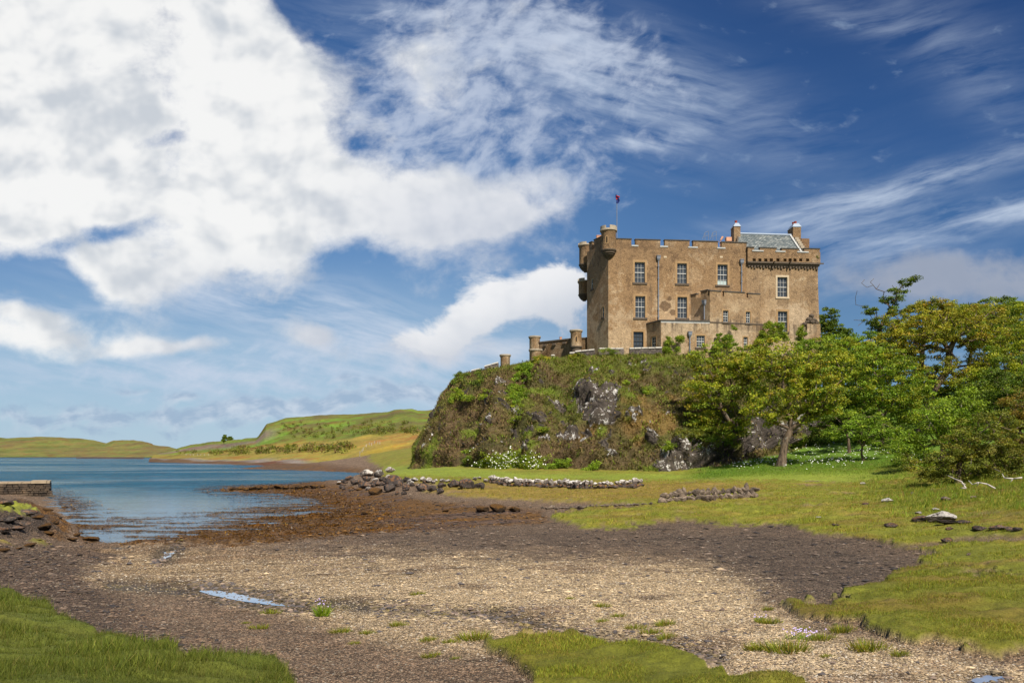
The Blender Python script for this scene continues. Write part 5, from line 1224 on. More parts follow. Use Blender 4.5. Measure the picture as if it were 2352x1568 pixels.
tree('tall thin tree with bare dead twigs on top standing clear of the wood', 118, [(2022, 930), (2022, 800), (2018, 765), (2030, 730)], [(2045, 690, 30, 12), (2082, 648, 18, 9), (2010, 740, 36, 9), (1995, 712, 26, 9), (2060, 712, 36, 10), (2030, 752, 30, 9), (2062, 668, 22, 8), (2100, 640, 10, 5)], DGRN, 6, tr=.36, dens=1.1, bare=[(1985, 642), (1998, 648), (2006, 640), (2020, 652), (1990, 660), (2012, 664), (1968, 668), (2030, 670), (1965, 700), (1960, 735), (1970, 748), (2005, 655), (1978, 650), (2048, 655)], gap=.3, size=.22, nleaf=60, rad=(.4, .75), tip=.030)
tree('flat topped brownish tree on a bare leaning stem at the skyline', 112, [(2110, 920), (2118, 800), (2124, 765), (2138, 735)], [(2145, 700, 48, 14), (2115, 712, 34, 14), (2170, 712, 34, 14), (2150, 725, 40, 12)], SYCO, 7, tr=.36, dens=1.1, size=.22, gap=.15)
tree('dark green tree at the top of the wood on the skyline', 122, [(2285, 950), (2285, 820), (2290, 760)], [(2290, 712, 62, 28), (2240, 735, 48, 32), (2340, 740, 60, 46), (2300, 770, 90, 40)], DGRN, 8, tr=.4, dens=.9, size=.26)
tree('dark fir green tree just behind the right edge of the castle', 124, [(1908, 900), (1908, 820), (1905, 770)], [(1900, 735, 24, 30), (1915, 770, 34, 34), (1890, 800, 34, 36), (1945, 800, 30, 28), (1925, 840, 50, 40)], DGRN, 9, tr=.35, dens=1.1, size=.26)
tree('rounded mid green tree between the castle and the dead topped tree', 116, [(1985, 960), (1985, 880), (1990, 830)], [(1990, 795, 52, 36), (1960, 835, 60, 44), (2075, 752, 44, 20), (2030, 800, 44, 30)], GRN, 10, tr=.35, dens=.9, size=.25)
tree('deep green tree filling the hollow behind the two open sycamores', 98, [(1935, 1010), (1935, 940), (1930, 900)], [(1930, 880, 80, 46), (1880, 815, 60, 44), (1990, 900, 60, 44), (1850, 880, 50, 50), (1960, 940, 60, 30)], [DGRN[0], GRN[0], SYC[1]], 11, tr=.35, dens=.8, size=.22)
tree('dense green tree halfway up the slope under the skyline', 100, [(2260, 980), (2262, 880), (2265, 830)], [(2330, 800, 64, 60), (2270, 780, 50, 30), (2330, 880, 60, 50)], [DGRN[0], GRN[0], GRN[1]], 12, tr=.4, dens=.85, size=.23)
tree('bushy dark green tree at the edge of the picture above the rust coloured one', 76, [(2300, 1040), (2302, 980), (2300, 930)], [(2275, 905, 66, 54), (2335, 870, 70, 60), (2240, 960, 54, 40), (2310, 950, 60, 46)], DGRN, 13, tr=.35, dens=.9)
tree('bright green leafy bush at the foot of the slope beside the daisies', 60, [(2165, 1085), (2163, 1050), (2165, 1020)], [(2160, 965, 66, 36), (2120, 1010, 46, 32), (2215, 930, 56, 40), (2195, 990, 62, 34), (2110, 1060, 44, 18)], LIME[:2] + GRN[:1], 14, tr=.22, dens=1.0, size=.16)
tree('dark tangled thorn tree overhanging the grass with bleached dead boughs', 43, [(2200, 1118), (2199, 1090), (2204, 1060), (2215, 1030)], [(2200, 1020, 62, 40), (2280, 1000, 86, 58), (2140, 1062, 66, 34), (2240, 1072, 92, 32), (2345, 1060, 60, 50), (2160, 1095, 50, 18), (2310, 1095, 60, 22)], OLV, 15, tr=.16, dens=2.2, size=.105, nleaf=90, rad=(.25, .5), gap=.22, tip=.012)
tree('rust brown leaved tree at the right edge of the picture', 47, [(2352, 1110), (2350, 1060), (2345, 1010)], [(2348, 940, 44, 56), (2325, 1000, 34, 40), (2395, 960, 60, 90), (2360, 1040, 40, 30)], RUST, 16, tr=.18, dens=2.0, size=.11, nleaf=90, rad=(.3, .55), tip=.013)
tree('small green understorey shrub in the shadow beneath the leaning sycamore', 79, [(1625, 1045), (1624, 1030)], [(1620, 1015, 44, 18), (1655, 1008, 34, 20), (1585, 1025, 28, 14)], [GRN[1], DGRN[0], OLV[0]], 17, tr=.08, dens=1.4, size=.15, cat='shrub', name='shrub')
tree('olive tree crowding behind the daisy bank under the twisting limbs', 93, [(2070, 1000), (2072, 960)], [(2165, 915, 66, 40), (2215, 905, 50, 40), (2110, 890, 46, 30)], [SYC[0], SYC[1], DGRN[0]], 18, tr=.25, dens=.9)
tree('young green tree on the bank between the dark trunk and the bright bush', 66, [(2082, 1085), (2082, 1050)], [(2085, 1025, 36, 24), (2070, 1055, 34, 16), (2110, 1040, 30, 20)], GRN, 19, tr=.08, dens=1.3, size=.15)
tree('mid green tree low on the slope between the twisting limbs and the bright bush', 88, [(2230, 1030), (2230, 960)], [(2250, 930, 60, 50), (2180, 965, 60, 36), (2290, 980, 50, 40)], [GRN[0], DGRN[0], SYC[1]], 20, tr=.28, dens=.9)
tree('yellowish tree on the slope under the flat topped brownish one', 106, [(2130, 960), (2130, 850)], [(2105, 765, 56, 30), (2160, 755, 60, 28), (2215, 725, 50, 24), (2060, 815, 50, 34)], SYC, 22, tr=.3, dens=.9, size=.23)
tree('shady tree at the back of the hollow above the grass path', 108, [(1985, 1020), (1985, 950)], [(2000, 940, 90, 44), (1900, 935, 60, 40), (2080, 860, 70, 50)], [DGRN[0], GRN[0], GRN[1]], 23, tr=.3, dens=.8, size=.24)
tree('broad olive tree on the skyline between the flat topped tree and the picture edge', 114, [(2225, 960), (2225, 830)], [(2215, 728, 60, 30), (2175, 745, 50, 30), (2260, 735, 50, 30), (2320, 725, 56, 34)], [SYC[1], SYC[0], DGRN[0]], 24, tr=.35, dens=.9, size=.24)
tree('olive green tree right of the castle wall below the fir green one', 104, [(1930, 1000), (1930, 900)], [(1905, 800, 40, 34), (1950, 815, 60, 40), (2010, 840, 50, 40)], [SYC[1], SYC[0], GRN[0]], 25, tr=.3, dens=.9, size=.22)
tree('olive tree filling the right hand slope below the skyline', 84, [(2330, 1020), (2330, 900)], [(2300, 850, 66, 50), (2350, 780, 60, 50), (2250, 880, 50, 40)], [SYC[1], SYC[3], SYC[0]], 26, tr=.3, dens=.95)
tree('spreading low tree over the path between the dark trunk and the daisies', 82, [(1950, 1050), (1948, 1010), (1940, 980)], [(1920, 960, 60, 20), (1985, 955, 56, 22), (2040, 985, 50, 18), (1880, 985, 36, 14)], [SYC[1], DGRN[0], GRN[1]], 27, tr=.16, dens=1.0, flat=.35)
tree('dark bush in the hollow left of the thin layered tree', 90, [(1905, 1040), (1905, 1020)], [(1905, 1008, 34, 16), (1875, 1015, 24, 12), (1935, 1018, 26, 12)], [DGRN[0], DGRN[1], GRN[1]], 71, tr=.08, dens=1.2, size=.17, cat='bush', name='bush')
tree('dark bush under the spreading low tree beside the dark upright trunk', 88, [(2000, 1040), (2000, 1022)], [(1995, 1008, 34, 14), (2030, 1012, 30, 16), (1970, 1015, 20, 10)], [DGRN[0], DGRN[1], SYC[1]], 72, tr=.08, dens=1.2, size=.17, cat='bush', name='bush')
tree('green bush leaning out of the wood over the far end of the daisies', 78, [(2065, 1055), (2065, 1035)], [(2062, 1018, 34, 20), (2040, 1030, 24, 14), (2095, 1022, 30, 20)], [GRN[0], DGRN[0], SYC[1]], 73, tr=.08, dens=1.2, size=.16, cat='bush', name='bush')
# beyond the frame the wood goes on: two copies of finished trees
def copy_tree(o, loc, rz, label, s=1.0):
    c = o.copy(); COL.objects.link(c); c.location = loc; c.rotation_euler = (0, 0, rz); c.scale = (s, s, s); c['label'] = label
    for ch in o.children:
        d = ch.copy(); COL.objects.link(d); d.parent = c
    return c
# ------------------------------------------------------------------ shrubs, ivy and ferns on crag and castle
def shrub(label, Du, Dv, ell, palette, seed, Y=None, dens=2.6, size=.15, nleaf=70, rad=(.25, .48), name='shrub', cat='shrub', group='shrubs rooted in the crag', flat=.7, depth=.6, lift=.65, gap=.05):
    rng = np.random.RandomState(seed); follow = Y is None
    if Y is None: p, n = on_crag(Du, Dv); Y = p[1] - lift
    else: p = wpt(Du, Dv, Y)
    cent = ellips(ell, Y, rng, dens, gap, depth)
    if follow:                                          # sit on the slope of the crag
        front = (CN2[..., 1] < .1) & (CP2[..., 1] < 112); Pf = CP2[front]; uf, vf_ = cu2[front], cv2[front]
        uc, vc = proj(cent); off = cent[:, 1] - Y
        for k in range(len(cent)):
            j = int(np.argmin((uf - uc[k]) ** 2 + (vf_ - vc[k]) ** 2)); cent[k] = wpt(uc[k], vc[k], Pf[j, 1] - lift - .5 * abs(off[k]))
    base = np.array((p[0], p[1] + .2, p[2])); root = empty(name, base); tag(root, label, cat, group)
    A, par, rd = grow([base, base + (0, -.15, .2)], .05, cent[::3] if len(cent) > 30 else cent, rng, tip=.010)
    V, Fq = limbs(A, par, rd, 4); link('stems', mesh_np('stems', V - base, [Fq]), MAT_BARKP, root)
    V, Fq, c = leaf_cloud(cent, rad[0] + (rad[1] - rad[0]) * rng.rand(len(cent)), nleaf, size, palette, rng, flat, .4)
    link('foliage', mesh_np('foliage', V - base, [Fq], fcol=c), MAT_LEAF, root); return root
shrub('largest glossy green bush in the gully under the battery wall', 1195, 925, [(1195, 880, 30, 40), (1180, 905, 20, 26), (1210, 855, 22, 22), (1195, 918, 20, 16)], GRN, 31)
shrub('yellowish fern patch spilling down below the largest gully bush', 1182, 965, [(1180, 950, 14, 22), (1190, 935, 12, 12), (1178, 972, 10, 10)], LIME, 32, size=.15)
shrub('dark green bush on the rim left of the lone drum turret', 1102, 880, [(1103, 862, 11, 16), (1098, 880, 16, 10)], DGRN, 33)
shrub('feathery bush on the seaward corner of the rim', 1062, 868, [(1062, 862, 18, 9), (1048, 875, 10, 12), (1075, 855, 14, 6)], [DGRN[0], OLV[0]], 34)
shrub('pale green plants on the seaward slope below the corner bush', 1050, 905, [(1050, 900, 16, 12), (1070, 912, 18, 9), (1040, 918, 8, 12)], LIME, 35)
shrub('yellow green fern clump on the slope left of the gully', 1118, 905, [(1120, 895, 10, 10), (1112, 912, 12, 7), (1105, 920, 8, 6)], LIME, 36)
shrub('orange green bush on the rim at the foot of the thin seaward turret', 1242, 830, [(1240, 826, 18, 9), (1252, 822, 10, 6)], [SYCO[0], SYCO[1], LIME[0]], 37)
shrub('round green bush at the foot of the crag left of the daisies', 1068, 1058, [(1068, 1047, 11, 13)], GRN, 38)
shrub('bright ivy draped over the middle piece of rim wall', 1400, 815, [(1395, 806, 26, 6), (1410, 812, 14, 5)], LIME, 39, lift=.5, size=.11)
shrub('yellow green bush under the stone gate pier', 1318, 818, [(1322, 818, 18, 6)], [SYCO[0], OLV[0], LIME[1]], 40)
shrub('lush tuft of fern by the lower right rock face', 1540, 1020, [(1545, 1020, 16, 6), (1530, 1026, 10, 5)], LIME, 41)
shrub('fern bed near the foot of the crag right of the daisies', 1290, 1066, [(1290, 1062, 26, 8), (1270, 1072, 14, 6)], [GRN[0], LIME[0]], 42)
shrub('leafy dock clump low on the crag above the mown path', 1365, 1076, [(1365, 1068, 12, 12), (1340, 1078, 12, 6), (1385, 1080, 10, 5)], [LIME[0], GRN[0]], 43)
shrub('brown green heath bush above the lower right rock face', 1590, 1000, [(1585, 995, 36, 14), (1560, 985, 18, 10)], OLV, 44)
shrub('yellow green growth on the ledge beneath the pale gully rock', 1255, 985, [(1252, 985, 26, 6), (1230, 992, 14, 5)], LIME, 45)
shrub('small bright bush on the slope below the annex', 1455, 870, [(1455, 866, 8, 6), (1440, 880, 7, 4)], LIME, 46)
shrub('leafy sprig in the middle of the slope right of the bare rock', 1485, 898, [(1484, 894, 7, 9)], LIME, 47)
def s1(zx, zy, rx, ry): u, v = sk(zx, zy); return (u, v, rx / 2.613 / 1.41344, ry / 2.613 / 1.41344)
IV = 'ivy climbing the castle walls'
shrub('bright round ivy bush between the annex window and the garden wall', *sk(890, 1420), [s1(890, 1330, 85, 60), s1(850, 1390, 70, 50), s1(940, 1300, 50, 36)], LIME, 51, Y=102.2, name='ivy', cat='ivy', group=IV, depth=.25)
shrub('tall spire of ivy on the annex beside the half hidden window', *sk(1370, 1400), [s1(1390, 1280, 38, 90), s1(1340, 1330, 60, 60), s1(1290, 1370, 50, 40), s1(1430, 1350, 30, 50)], GRN, 52, Y=103.4, name='ivy', cat='ivy', group=IV, depth=.25)
shrub('thin ivy shoots left of the tall ivy spire', *sk(1250, 1430), [s1(1252, 1330, 12, 70), s1(1275, 1300, 10, 50), s1(1230, 1390, 40, 40)], GRN, 53, Y=103.2, name='ivy', cat='ivy', group=IV, depth=.25, rad=(.15, .3))
shrub('spreading ivy under the lower wing window', *sk(1720, 1350), [s1(1690, 1190, 50, 36), s1(1760, 1210, 70, 44), s1(1640, 1290, 56, 56), s1(1830, 1280, 90, 40), s1(1720, 1290, 80, 60), s1(1655, 1140, 14, 30), s1(1950, 1230, 24, 50), s1(1900, 1310, 70, 40)], LIME, 54, Y=104.6, name='ivy', cat='ivy', group=IV, depth=.3)
shrub('dark ivy hump below the carved stones of the wing', *sk(1960, 1400), [s1(1980, 1290, 60, 36), s1(1920, 1350, 80, 50), s1(2060, 1330, 60, 30)], GRN, 55, Y=105.2, name='ivy', cat='ivy', group=IV, depth=.3)
shrub('fern sprouting from the parapet at the far end of the wing', *sk(2085, 655), [s1(2083, 622, 20, 32)], LIME, 56, Y=107.6, name='fern', cat='fern', group=None, depth=.4, rad=(.15, .3), size=.12)
shrub('pale green creeper on the rocks between the annex and the sycamore', *sk(1060, 1560), [s1(1000, 1480, 80, 40), s1(1080, 1450, 40, 36), s1(950, 1530, 60, 40), s1(1120, 1530, 60, 50)], LIME, 57, Y=99.0, name='ivy', cat='ivy', group=IV, depth=.5)
# ------------------------------------------------------------------ boulders
def rock_mesh(seed, flat=.75):
    rs = np.random.RandomState(seed); import bmesh
    bm = bmesh.new(); bmesh.ops.create_icosphere(bm, subdivisions=3, radius=.5); V = np.array([v.co[:] for v in bm.verts]); Fq = np.array([[v.index for v in f.verts] for f in bm.faces]); bm.free()
    for _ in range(13):                              # planes knock flat faces off the stone
        n = unit(rs.normal(size=3)); d = .26 + .16 * rs.rand(); s = V @ n; k = s > d; V[k] -= np.outer(s[k] - d, n) * .92
    V += (fbm(V * 2.3 + seed, 3) * .05)[:, None] * unit(V); V += (fbm(V * 9 + seed, 2) * .014)[:, None] * unit(V)
    V[:, 2] *= flat; V /= np.abs(V).max() * 2
    return mesh_np('rock', V, [Fq], smooth=False)
ROCKM = {}
for nm, m in (('dark', MAT_BASALT), ('weed', MAT_WEEDROCK), ('pale', MAT_PALEROCK), ('tan', MAT_TANROCK)):
    ROCKM[nm] = []
    for k in range(4):
        me = rock_mesh(k * 7 + len(nm) * 31, .7); me.materials.append(m); ROCKM[nm].append(me)
rr = np.random.RandomState(5)
def boulder(kind, p, w, h, label, group, name='boulder', sink=.25, cat='rock'):
    o = bpy.data.objects.new(name, ROCKM[kind][rr.randint(4)]); COL.objects.link(o)
    o.location = (p[0], p[1], p[2] + h * (.5 - sink)); o.scale = (w, w * (.75 + .3 * rr.rand()), h * 1.25); o.rotation_euler = ((rr.rand() - .5) * .3, (rr.rand() - .5) * .3, rr.rand() * 6.28)
    tag(o, label, cat, group); return o
def place(u, v, wpx, kind, label, group, ratio=.62, **kw):
    p = on_ground(u, v); w = wpx / F * p[1] * 1.15; return boulder(kind, p, w, w * ratio * 1.15, label, group, **kw)
def zr(x, y): return (1100 + x / 3.92) / 1.41344, (1480 + y / 3.92) / 1.41344
HEAP = [  # x, foot row, width in the 3.92 enlargement, kind, words
    (355, 262, 165, 'pale', 'tallest pale grey boulder at the landward top of the stone heap'), (525, 268, 165, 'pale', 'broad pinkish pale boulder beside the tallest one on the heap'), (655, 206, 125, 'pale', 'white slab lying on the grass just above the heap'),
    (118, 312, 105, 'dark', 'orange topped boulder on the seaward shoulder of the heap'), (350, 325, 120, 'dark', 'dark boulder directly under the tallest pale one'), (470, 330, 90, 'pale', 'white flecked stone between the pale boulders and the dark ones'), (552, 315, 95, 'dark', 'orange flecked stone under the broad pale boulder'),
    (205, 362, 135, 'dark', 'long dark boulder below the orange topped one'), (330, 405, 150, 'dark', 'big black boulder in the middle of the heap foot'), (480, 378, 130, 'dark', 'brown boulder in front of the white flecked stone'), (468, 482, 190, 'weed', 'largest weed covered boulder at the foot of the heap'), (555, 375, 80, 'dark', 'small rusty stone wedged beside the wide orange slab'),
    (720, 382, 260, 'dark', 'wide orange stained slab across the heap'), (640, 450, 175, 'dark', 'low black slab below the wide orange slab'), (855, 436, 110, 'dark', 'small black block at the right foot of the heap'), (862, 320, 100, 'dark', 'dark cube shaped stone with a white edge above the slab'), (638, 292, 95, 'pale', 'white crusted stone behind the wide orange slab'),
    (738, 306, 90, 'pale', 'bright white stone behind the wide orange slab'), (962, 322, 90, 'pale', 'white stone at the left end of the gap in the stones'), (912, 362, 100, 'pale', 'flat white topped stone below the first gap stone'), (1062, 322, 110, 'pale', 'white heap of stone in the middle of the grassy gap'), (1050, 440, 165, 'dark', 'long black boulder with an orange cap below the grassy gap'),
    (1182, 446, 130, 'dark', 'tilted brown boulder below the grassy gap'), (1150, 340, 110, 'pale', 'white flecked stone right of the middle gap stone'), (1312, 402, 110, 'dark', 'grey brown boulder right of the tilted one'), (1300, 468, 110, 'dark', 'low brown stone under the grey brown boulder'), (1232, 322, 60, 'pale', 'small white stone at the right end of the grassy gap'),
    (1472, 398, 165, 'dark', 'tall orange faced boulder in the row of three'), (1630, 412, 215, 'dark', 'widest orange boulder of the row of three'), (1792, 418, 140, 'dark', 'square brown boulder ending the row of three'), (1382, 335, 65, 'pale', 'white capped stone leaning on the tall orange boulder'), (1620, 322, 65, 'pale', 'small white stone peeping over the widest orange boulder'),
    (1728, 306, 65, 'pale', 'white stone on the turf above the square brown boulder'), (1786, 296, 50, 'pale', 'smallest white stone on the turf above the row'), (1872, 332, 75, 'pale', 'white stone at the start of the low white wall'), (60, 345, 90, 'dark', 'dark stone at the seaward end of the heap'), (10, 362, 80, 'weed', 'weed covered stone where the heap meets the spit'),
    (150, 425, 100, 'weed', 'weedy stone on the shore left of the big black boulder'), (250, 440, 80, 'weed', 'weedy stone on the shore before the big black boulder'), (742, 490, 70, 'dark', 'loose stone on the mud below the low black slab'), (820, 492, 80, 'dark', 'second loose stone on the mud right of the black slab'), (905, 508, 40, 'tan', 'little grey cobble on the mud below the small black block'),
    (338, 735, 110, 'weed', 'lone weedy rock standing on the brown flat near the water'), (1352, 712, 90, 'weed', 'small weedy hump on the flat left of the weedy row'), (1830, 708, 170, 'weed', 'first weedy boulder of the row on the flat'), (2022, 712, 230, 'weed', 'longest weedy boulder of the row on the flat'), (2232, 705, 150, 'weed', 'third weedy boulder of the row on the flat')]
for x, y, w, k, lab in HEAP:
    place(*zr(x, y), w / 3.92 / 1.41344, k, lab, 'boulders of the stone heap and flat', ratio=.72 if k != 'weed' else .5)
# small unnamed filler cobbles in the heap share one label with their group
for k in range(46):
    x, y = rr.uniform(0, 1350), rr.uniform(300, 430); place(*zr(x, y + 25), rr.uniform(8, 14), 'dark' if rr.rand() < .75 else 'pale', 'fist sized to head sized cobble packed between the boulders of the heap', 'cobbles packed in the stone heap', name='cobble', ratio=.7)
def zs(x, y): return x / 1.568 / 1.41344, (1250 + y / 1.568) / 1.41344
ORD = ['first', 'second', 'third', 'fourth', 'fifth', 'sixth', 'seventh', 'eighth', 'ninth', 'tenth', 'eleventh', 'twelfth', 'thirteenth', 'fourteenth']
SP = [1182, 1215, 1250, 1285, 1320, 1350, 1385, 1420, 1455, 1490, 1525, 1560, 1600, 1640]
for k, x in enumerate(SP):
    place(*zs(x, 532 - k * .9 + rr.rand() * 3), rr.uniform(14, 24), 'weed', ORD[k] + ' weedy boulder from the water along the stony spit', 'weedy boulders of the stony spit', ratio=.5)
def z5(x, y): return (2700 + x / 3.775) / 1.41344, (1450 + y / 3.775) / 1.41344
for x, y, w, k, r_, lab in [
    (1325, 915, 330, 'pale', .5, 'long block shaped rock with white and orange lichen in the turf'), (1082, 912, 160, 'dark', .5, 'low rock with an orange crust against the long lichened block'), (1420, 945, 230, 'dark', .25, 'flat dark rock slab in front of the long lichened block'), (1640, 945, 180, 'dark', .3, 'flat dark rock right of the slab'),
    (712, 985, 160, 'dark', .45, 'dark humped rock in the turf left of the lichened block'), (1398, 1175, 135, 'dark', .62, 'dark pointed rock alone in the grass above the dark gravel'), (1265, 782, 85, 'pale', .5, 'small white topped rock behind the long lichened block'), (1060, 825, 75, 'pale', .55, 'small white rock behind the orange crusted one'),
    (672, 675, 155, 'pale', .42, 'orange and white rock on the bank up from the humped one'), (415, 708, 90, 'dark', .4, 'small dark rock left of the orange and white one'), (1402, 662, 120, 'tan', .5, 'brown rock in long grass under the thorn tree'), (1730, 630, 80, 'tan', .5, 'brown rock in the shade of the thorn tree'), (1815, 1022, 170, 'dark', .4, 'first rock of the dark row by the picture edge'),
    (2025, 1018, 200, 'dark', .4, 'orange tipped long rock in the dark row by the picture edge'), (2185, 1030, 150, 'dark', .4, 'low rock in the dark row by the picture edge'), (2268, 1035, 100, 'dark', .6, 'angular rock ending the dark row at the picture edge'), (1440, 1018, 105, 'dark', .32, 'low dark rock below the flat slab'), (980, 588, 45, 'tan', .9, 'small upright tan stone in the long grass'),
    (40, 965, 90, 'dark', .35, 'dark rock in the turf near the gravel point'), (380, 462, 70, 'pale', .5, 'white stone at the edge of the daisy bank'), (1675, 1330, 50, 'tan', .6, 'grey stone on the turf edge at the right'), (-165, 875, 60, 'pale', .5, 'white stone below the daisies in the shade')]:
    place(*z5(x, y), w / 3.775 / 1.41344, k, lab, 'rocks in the salt marsh turf', ratio=r_)
def z3(x, y): return x / 3.92 / 1.41344, (1520 + y / 3.92) / 1.41344
for x, y, w, k, r_, lab in [
    (80, 470, 170, 'dark', .55, 'dark rounded rock behind the small green patch on the near shore'), (365, 590, 220, 'dark', .5, 'large dark rock right of the small green patch'), (95, 700, 230, 'dark', .5, 'large grey black rock below the small green patch'), (330, 745, 160, 'dark', .55, 'black rock in the middle of the near shore rocks'), (40, 840, 200, 'dark', .5, 'dark rock at the picture edge on the near shore'),
    (560, 790, 190, 'weed', .6, 'tall weedy rock with a dark cleft on the near shore'), (985, 862, 110, 'weed', .5, 'brown rock at the water edge beside the cone shaped one'), (925, 915, 130, 'weed', .5, 'round weedy rock just left of the cone shaped one'), (1172, 922, 190, 'weed', .5, 'cone shaped weedy rock with a pale face in the shallows'), (380, 995, 170, 'weed', .5, 'dark mossy rock with grass behind it on the mud'),
    (215, 780, 170, 'dark', .5, 'grey rock between the black one and the picture edge'), (240, 655, 110, 'dark', .5, 'small grey rock touching the green patch'), (600, 540, 120, 'weed', .45, 'weedy rock in front of the jetty end'), (470, 640, 150, 'weed', .45, 'brown weedy rock right of the large dark one'), (700, 700, 150, 'weed', .4, 'low orange weed rock nearest the open water'), (620, 850, 130, 'weed', .45, 'weedy rock at the foot of the cleft one'),
    (770, 650, 50, 'dark', .8, 'small black stone in orange weed by the water'), (975, 1110, 120, 'dark', .35, 'flat dark stone on the brown shingle'), (970, 1190, 50, 'tan', .6, 'pale brown stone on the dark shingle'), (1330, 1215, 80, 'tan', .35, 'flat tan stone by the dark streak in the shingle'), (240, 1030, 90, 'weed', .4, 'small dark clump on the mud below the mossy rock'), (30, 1060, 150, 'weed', .5, 'dark weedy rock at the picture edge on the mud')]:
    place(*z3(x, y), w / 3.92 / 1.41344, k, lab, 'rocks of the near shore', ratio=r_ * .72)
# ------------------------------------------------------------------ dry stone walls
MAT_CAPROCK = m_rock('white capped stone', (.30, .26, .22), (.08, .065, .055), (.70, .66, .60), .44, .15, 1.6)
def stone_wall(label, line, n, hpx, kind, rows=2, cap=None, name='rubble_wall'):
    P = [on_ground(u, v) for u, v in line]; root = empty(name, P[0]); tag(root, label, 'wall'); L = np.array(root.location)
    def gather(mset, sel):
        Vs = []; Fs = []; nn = 0; s = np.concatenate([[0], np.cumsum([np.linalg.norm(b - a) for a, b in zip(P[:-1], P[1:])])])
        for r in range(rows):
            for k in range(n):
                if sel(r, k) is False: continue
                t = (k + .5 + .3 * rr.rand()) / n * s[-1]; i = min(np.searchsorted(s, t) - 1, len(P) - 2); i = max(i, 0); f = (t - s[i]) / (s[i + 1] - s[i]); c = P[i] * (1 - f) + P[i + 1] * f
                hm = hpx / F * c[1] / rows; w = s[-1] / n * (1.0 + .9 * rr.rand() ** 2); me = mset[rr.randint(4)]
                v = np.empty(len(me.vertices) * 3); me.vertices.foreach_get('co', v); v = v.reshape(-1, 3); q = np.empty(len(me.polygons) * 3, int); me.polygons.foreach_get('vertices', q); q = q.reshape(-1, 3)
                a = rr.rand() * 6.28; v = v * (w * 1.1, w * .9, hm * 2.4 * (.6 + 1.0 * rr.rand() ** 2)); v = np.stack([v[:, 0] * math.cos(a * .1) - v[:, 1] * math.sin(a * .1), v[:, 0] * math.sin(a * .1) + v[:, 1] * math.cos(a * .1), v[:, 2]], -1)
                if rr.rand() < .5: v[:, 0] *= -1; q = q[:, ::-1]
                v = v + c - L + (0, r * .18 + .25 * rr.rand(), hm * (r + .35 + .3 * (rr.rand() - .5))); Vs.append(v); Fs.append(q + nn); nn += len(v)
        return np.concatenate(Vs), np.concatenate(Fs)
    V, Fq = gather(ROCKM[kind], lambda r, k: not (cap and r == rows - 1)); o = link('walling', mesh_np('walling', V, [Fq]), {'dark': MAT_BASALT, 'tan': MAT_TANROCK, 'pale': MAT_PALEROCK}[kind], root)
    if cap: V, Fq = gather(ROCKM['pale'], lambda r, k: (r == rows - 1)); link('coping', mesh_np('coping', V, [Fq]), MAT_CAPROCK, root)
def zb(x, y): return (1000 + x / 1.47) / 1.41344, (1450 + y / 1.47) / 1.41344
stone_wall('long low rubble wall capped with white stones along the mown path', [zb(865, 172), zb(960, 190), zb(1080, 192), zb(1200, 196), zb(1330, 202), zb(1460, 200), zb(1595, 192)], 50, 18, 'dark', 2, True)
stone_wall('tumbled brown rubble wall ending in the grass beyond the salt marsh', [zb(1690, 272), zb(1760, 262), zb(1850, 254), zb(1960, 250), zb(2070, 246), zb(2150, 240)], 26, 24, 'tan', 2)
stone_wall('low line of loose stones along the stream below the tumbled wall', [zb(1110, 296), zb(1230, 296), zb(1360, 290), zb(1500, 284), zb(1640, 276)], 36, 5, 'tan', 1, name='stone_row')
# ------------------------------------------------------------------ jetty
JY = 63.0; j0 = wpt(114, 1139.5, JY); jt = wpt(114, 1106, JY)[2]
jet = empty('jetty', (j0[0], JY, 0)); tag(jet, 'old stone jetty with a pale top and a steep end reaching into the bay', 'jetty')
mb = MB(); rj = np.random.RandomState(3); H = jt - .12; rowsz = [-.6, .12, .30, .47, .64, .80, H]
for a, b_ in zip(rowsz[:-1], rowsz[1:]):
    x = -22.0
    while x < -.02:
        w = rj.uniform(.3, .75) * (1.0 if a > .1 else 1.8); x1 = min(x + w, 0); lean = .28 * (1 - (a + b_) / 2 / H)
        e = rj.uniform(-.09, .09); dx = lean if x1 >= 0 else 0
        mb.box((x + .02, -lean * .6 + e, a + .018), (x1 - x - .04 + dx, 0, 0), (0, .6, 0), (0, 0, b_ - a - .036)); x = x1
mb.box((-22, .25, -.6), (22 + .02, 0, 0), (0, 2.8, 0), (0, 0, H + .58)); mb.build('stonework', m_rock('jetty stone', (.20, .14, .09), (.055, .042, .033), (.34, .26, .16), .15, .2), jet)
mb = MB(); x = -22.0
while x < -.02:
    w = rj.uniform(.5, 1.1); x1 = min(x + w, .03); mb.box((x, -.06 + rj.uniform(-.03, .03), H + .01), (x1 - x - .02, 0, 0), (0, 3.1, 0), (0, 0, .10 + .03 * rj.rand() + (.07 if x1 > -.8 else 0))); x = x1
mb.build('coping', m_plain('jetty top', (.34, .26, .17), .9, .6, 1.5), jet)
jet.rotation_euler = (0, 0, R(28))
# ------------------------------------------------------------------ pools on the shingle
pool('tidal_pool')
pool('small_pool')
pool('stream_pool')
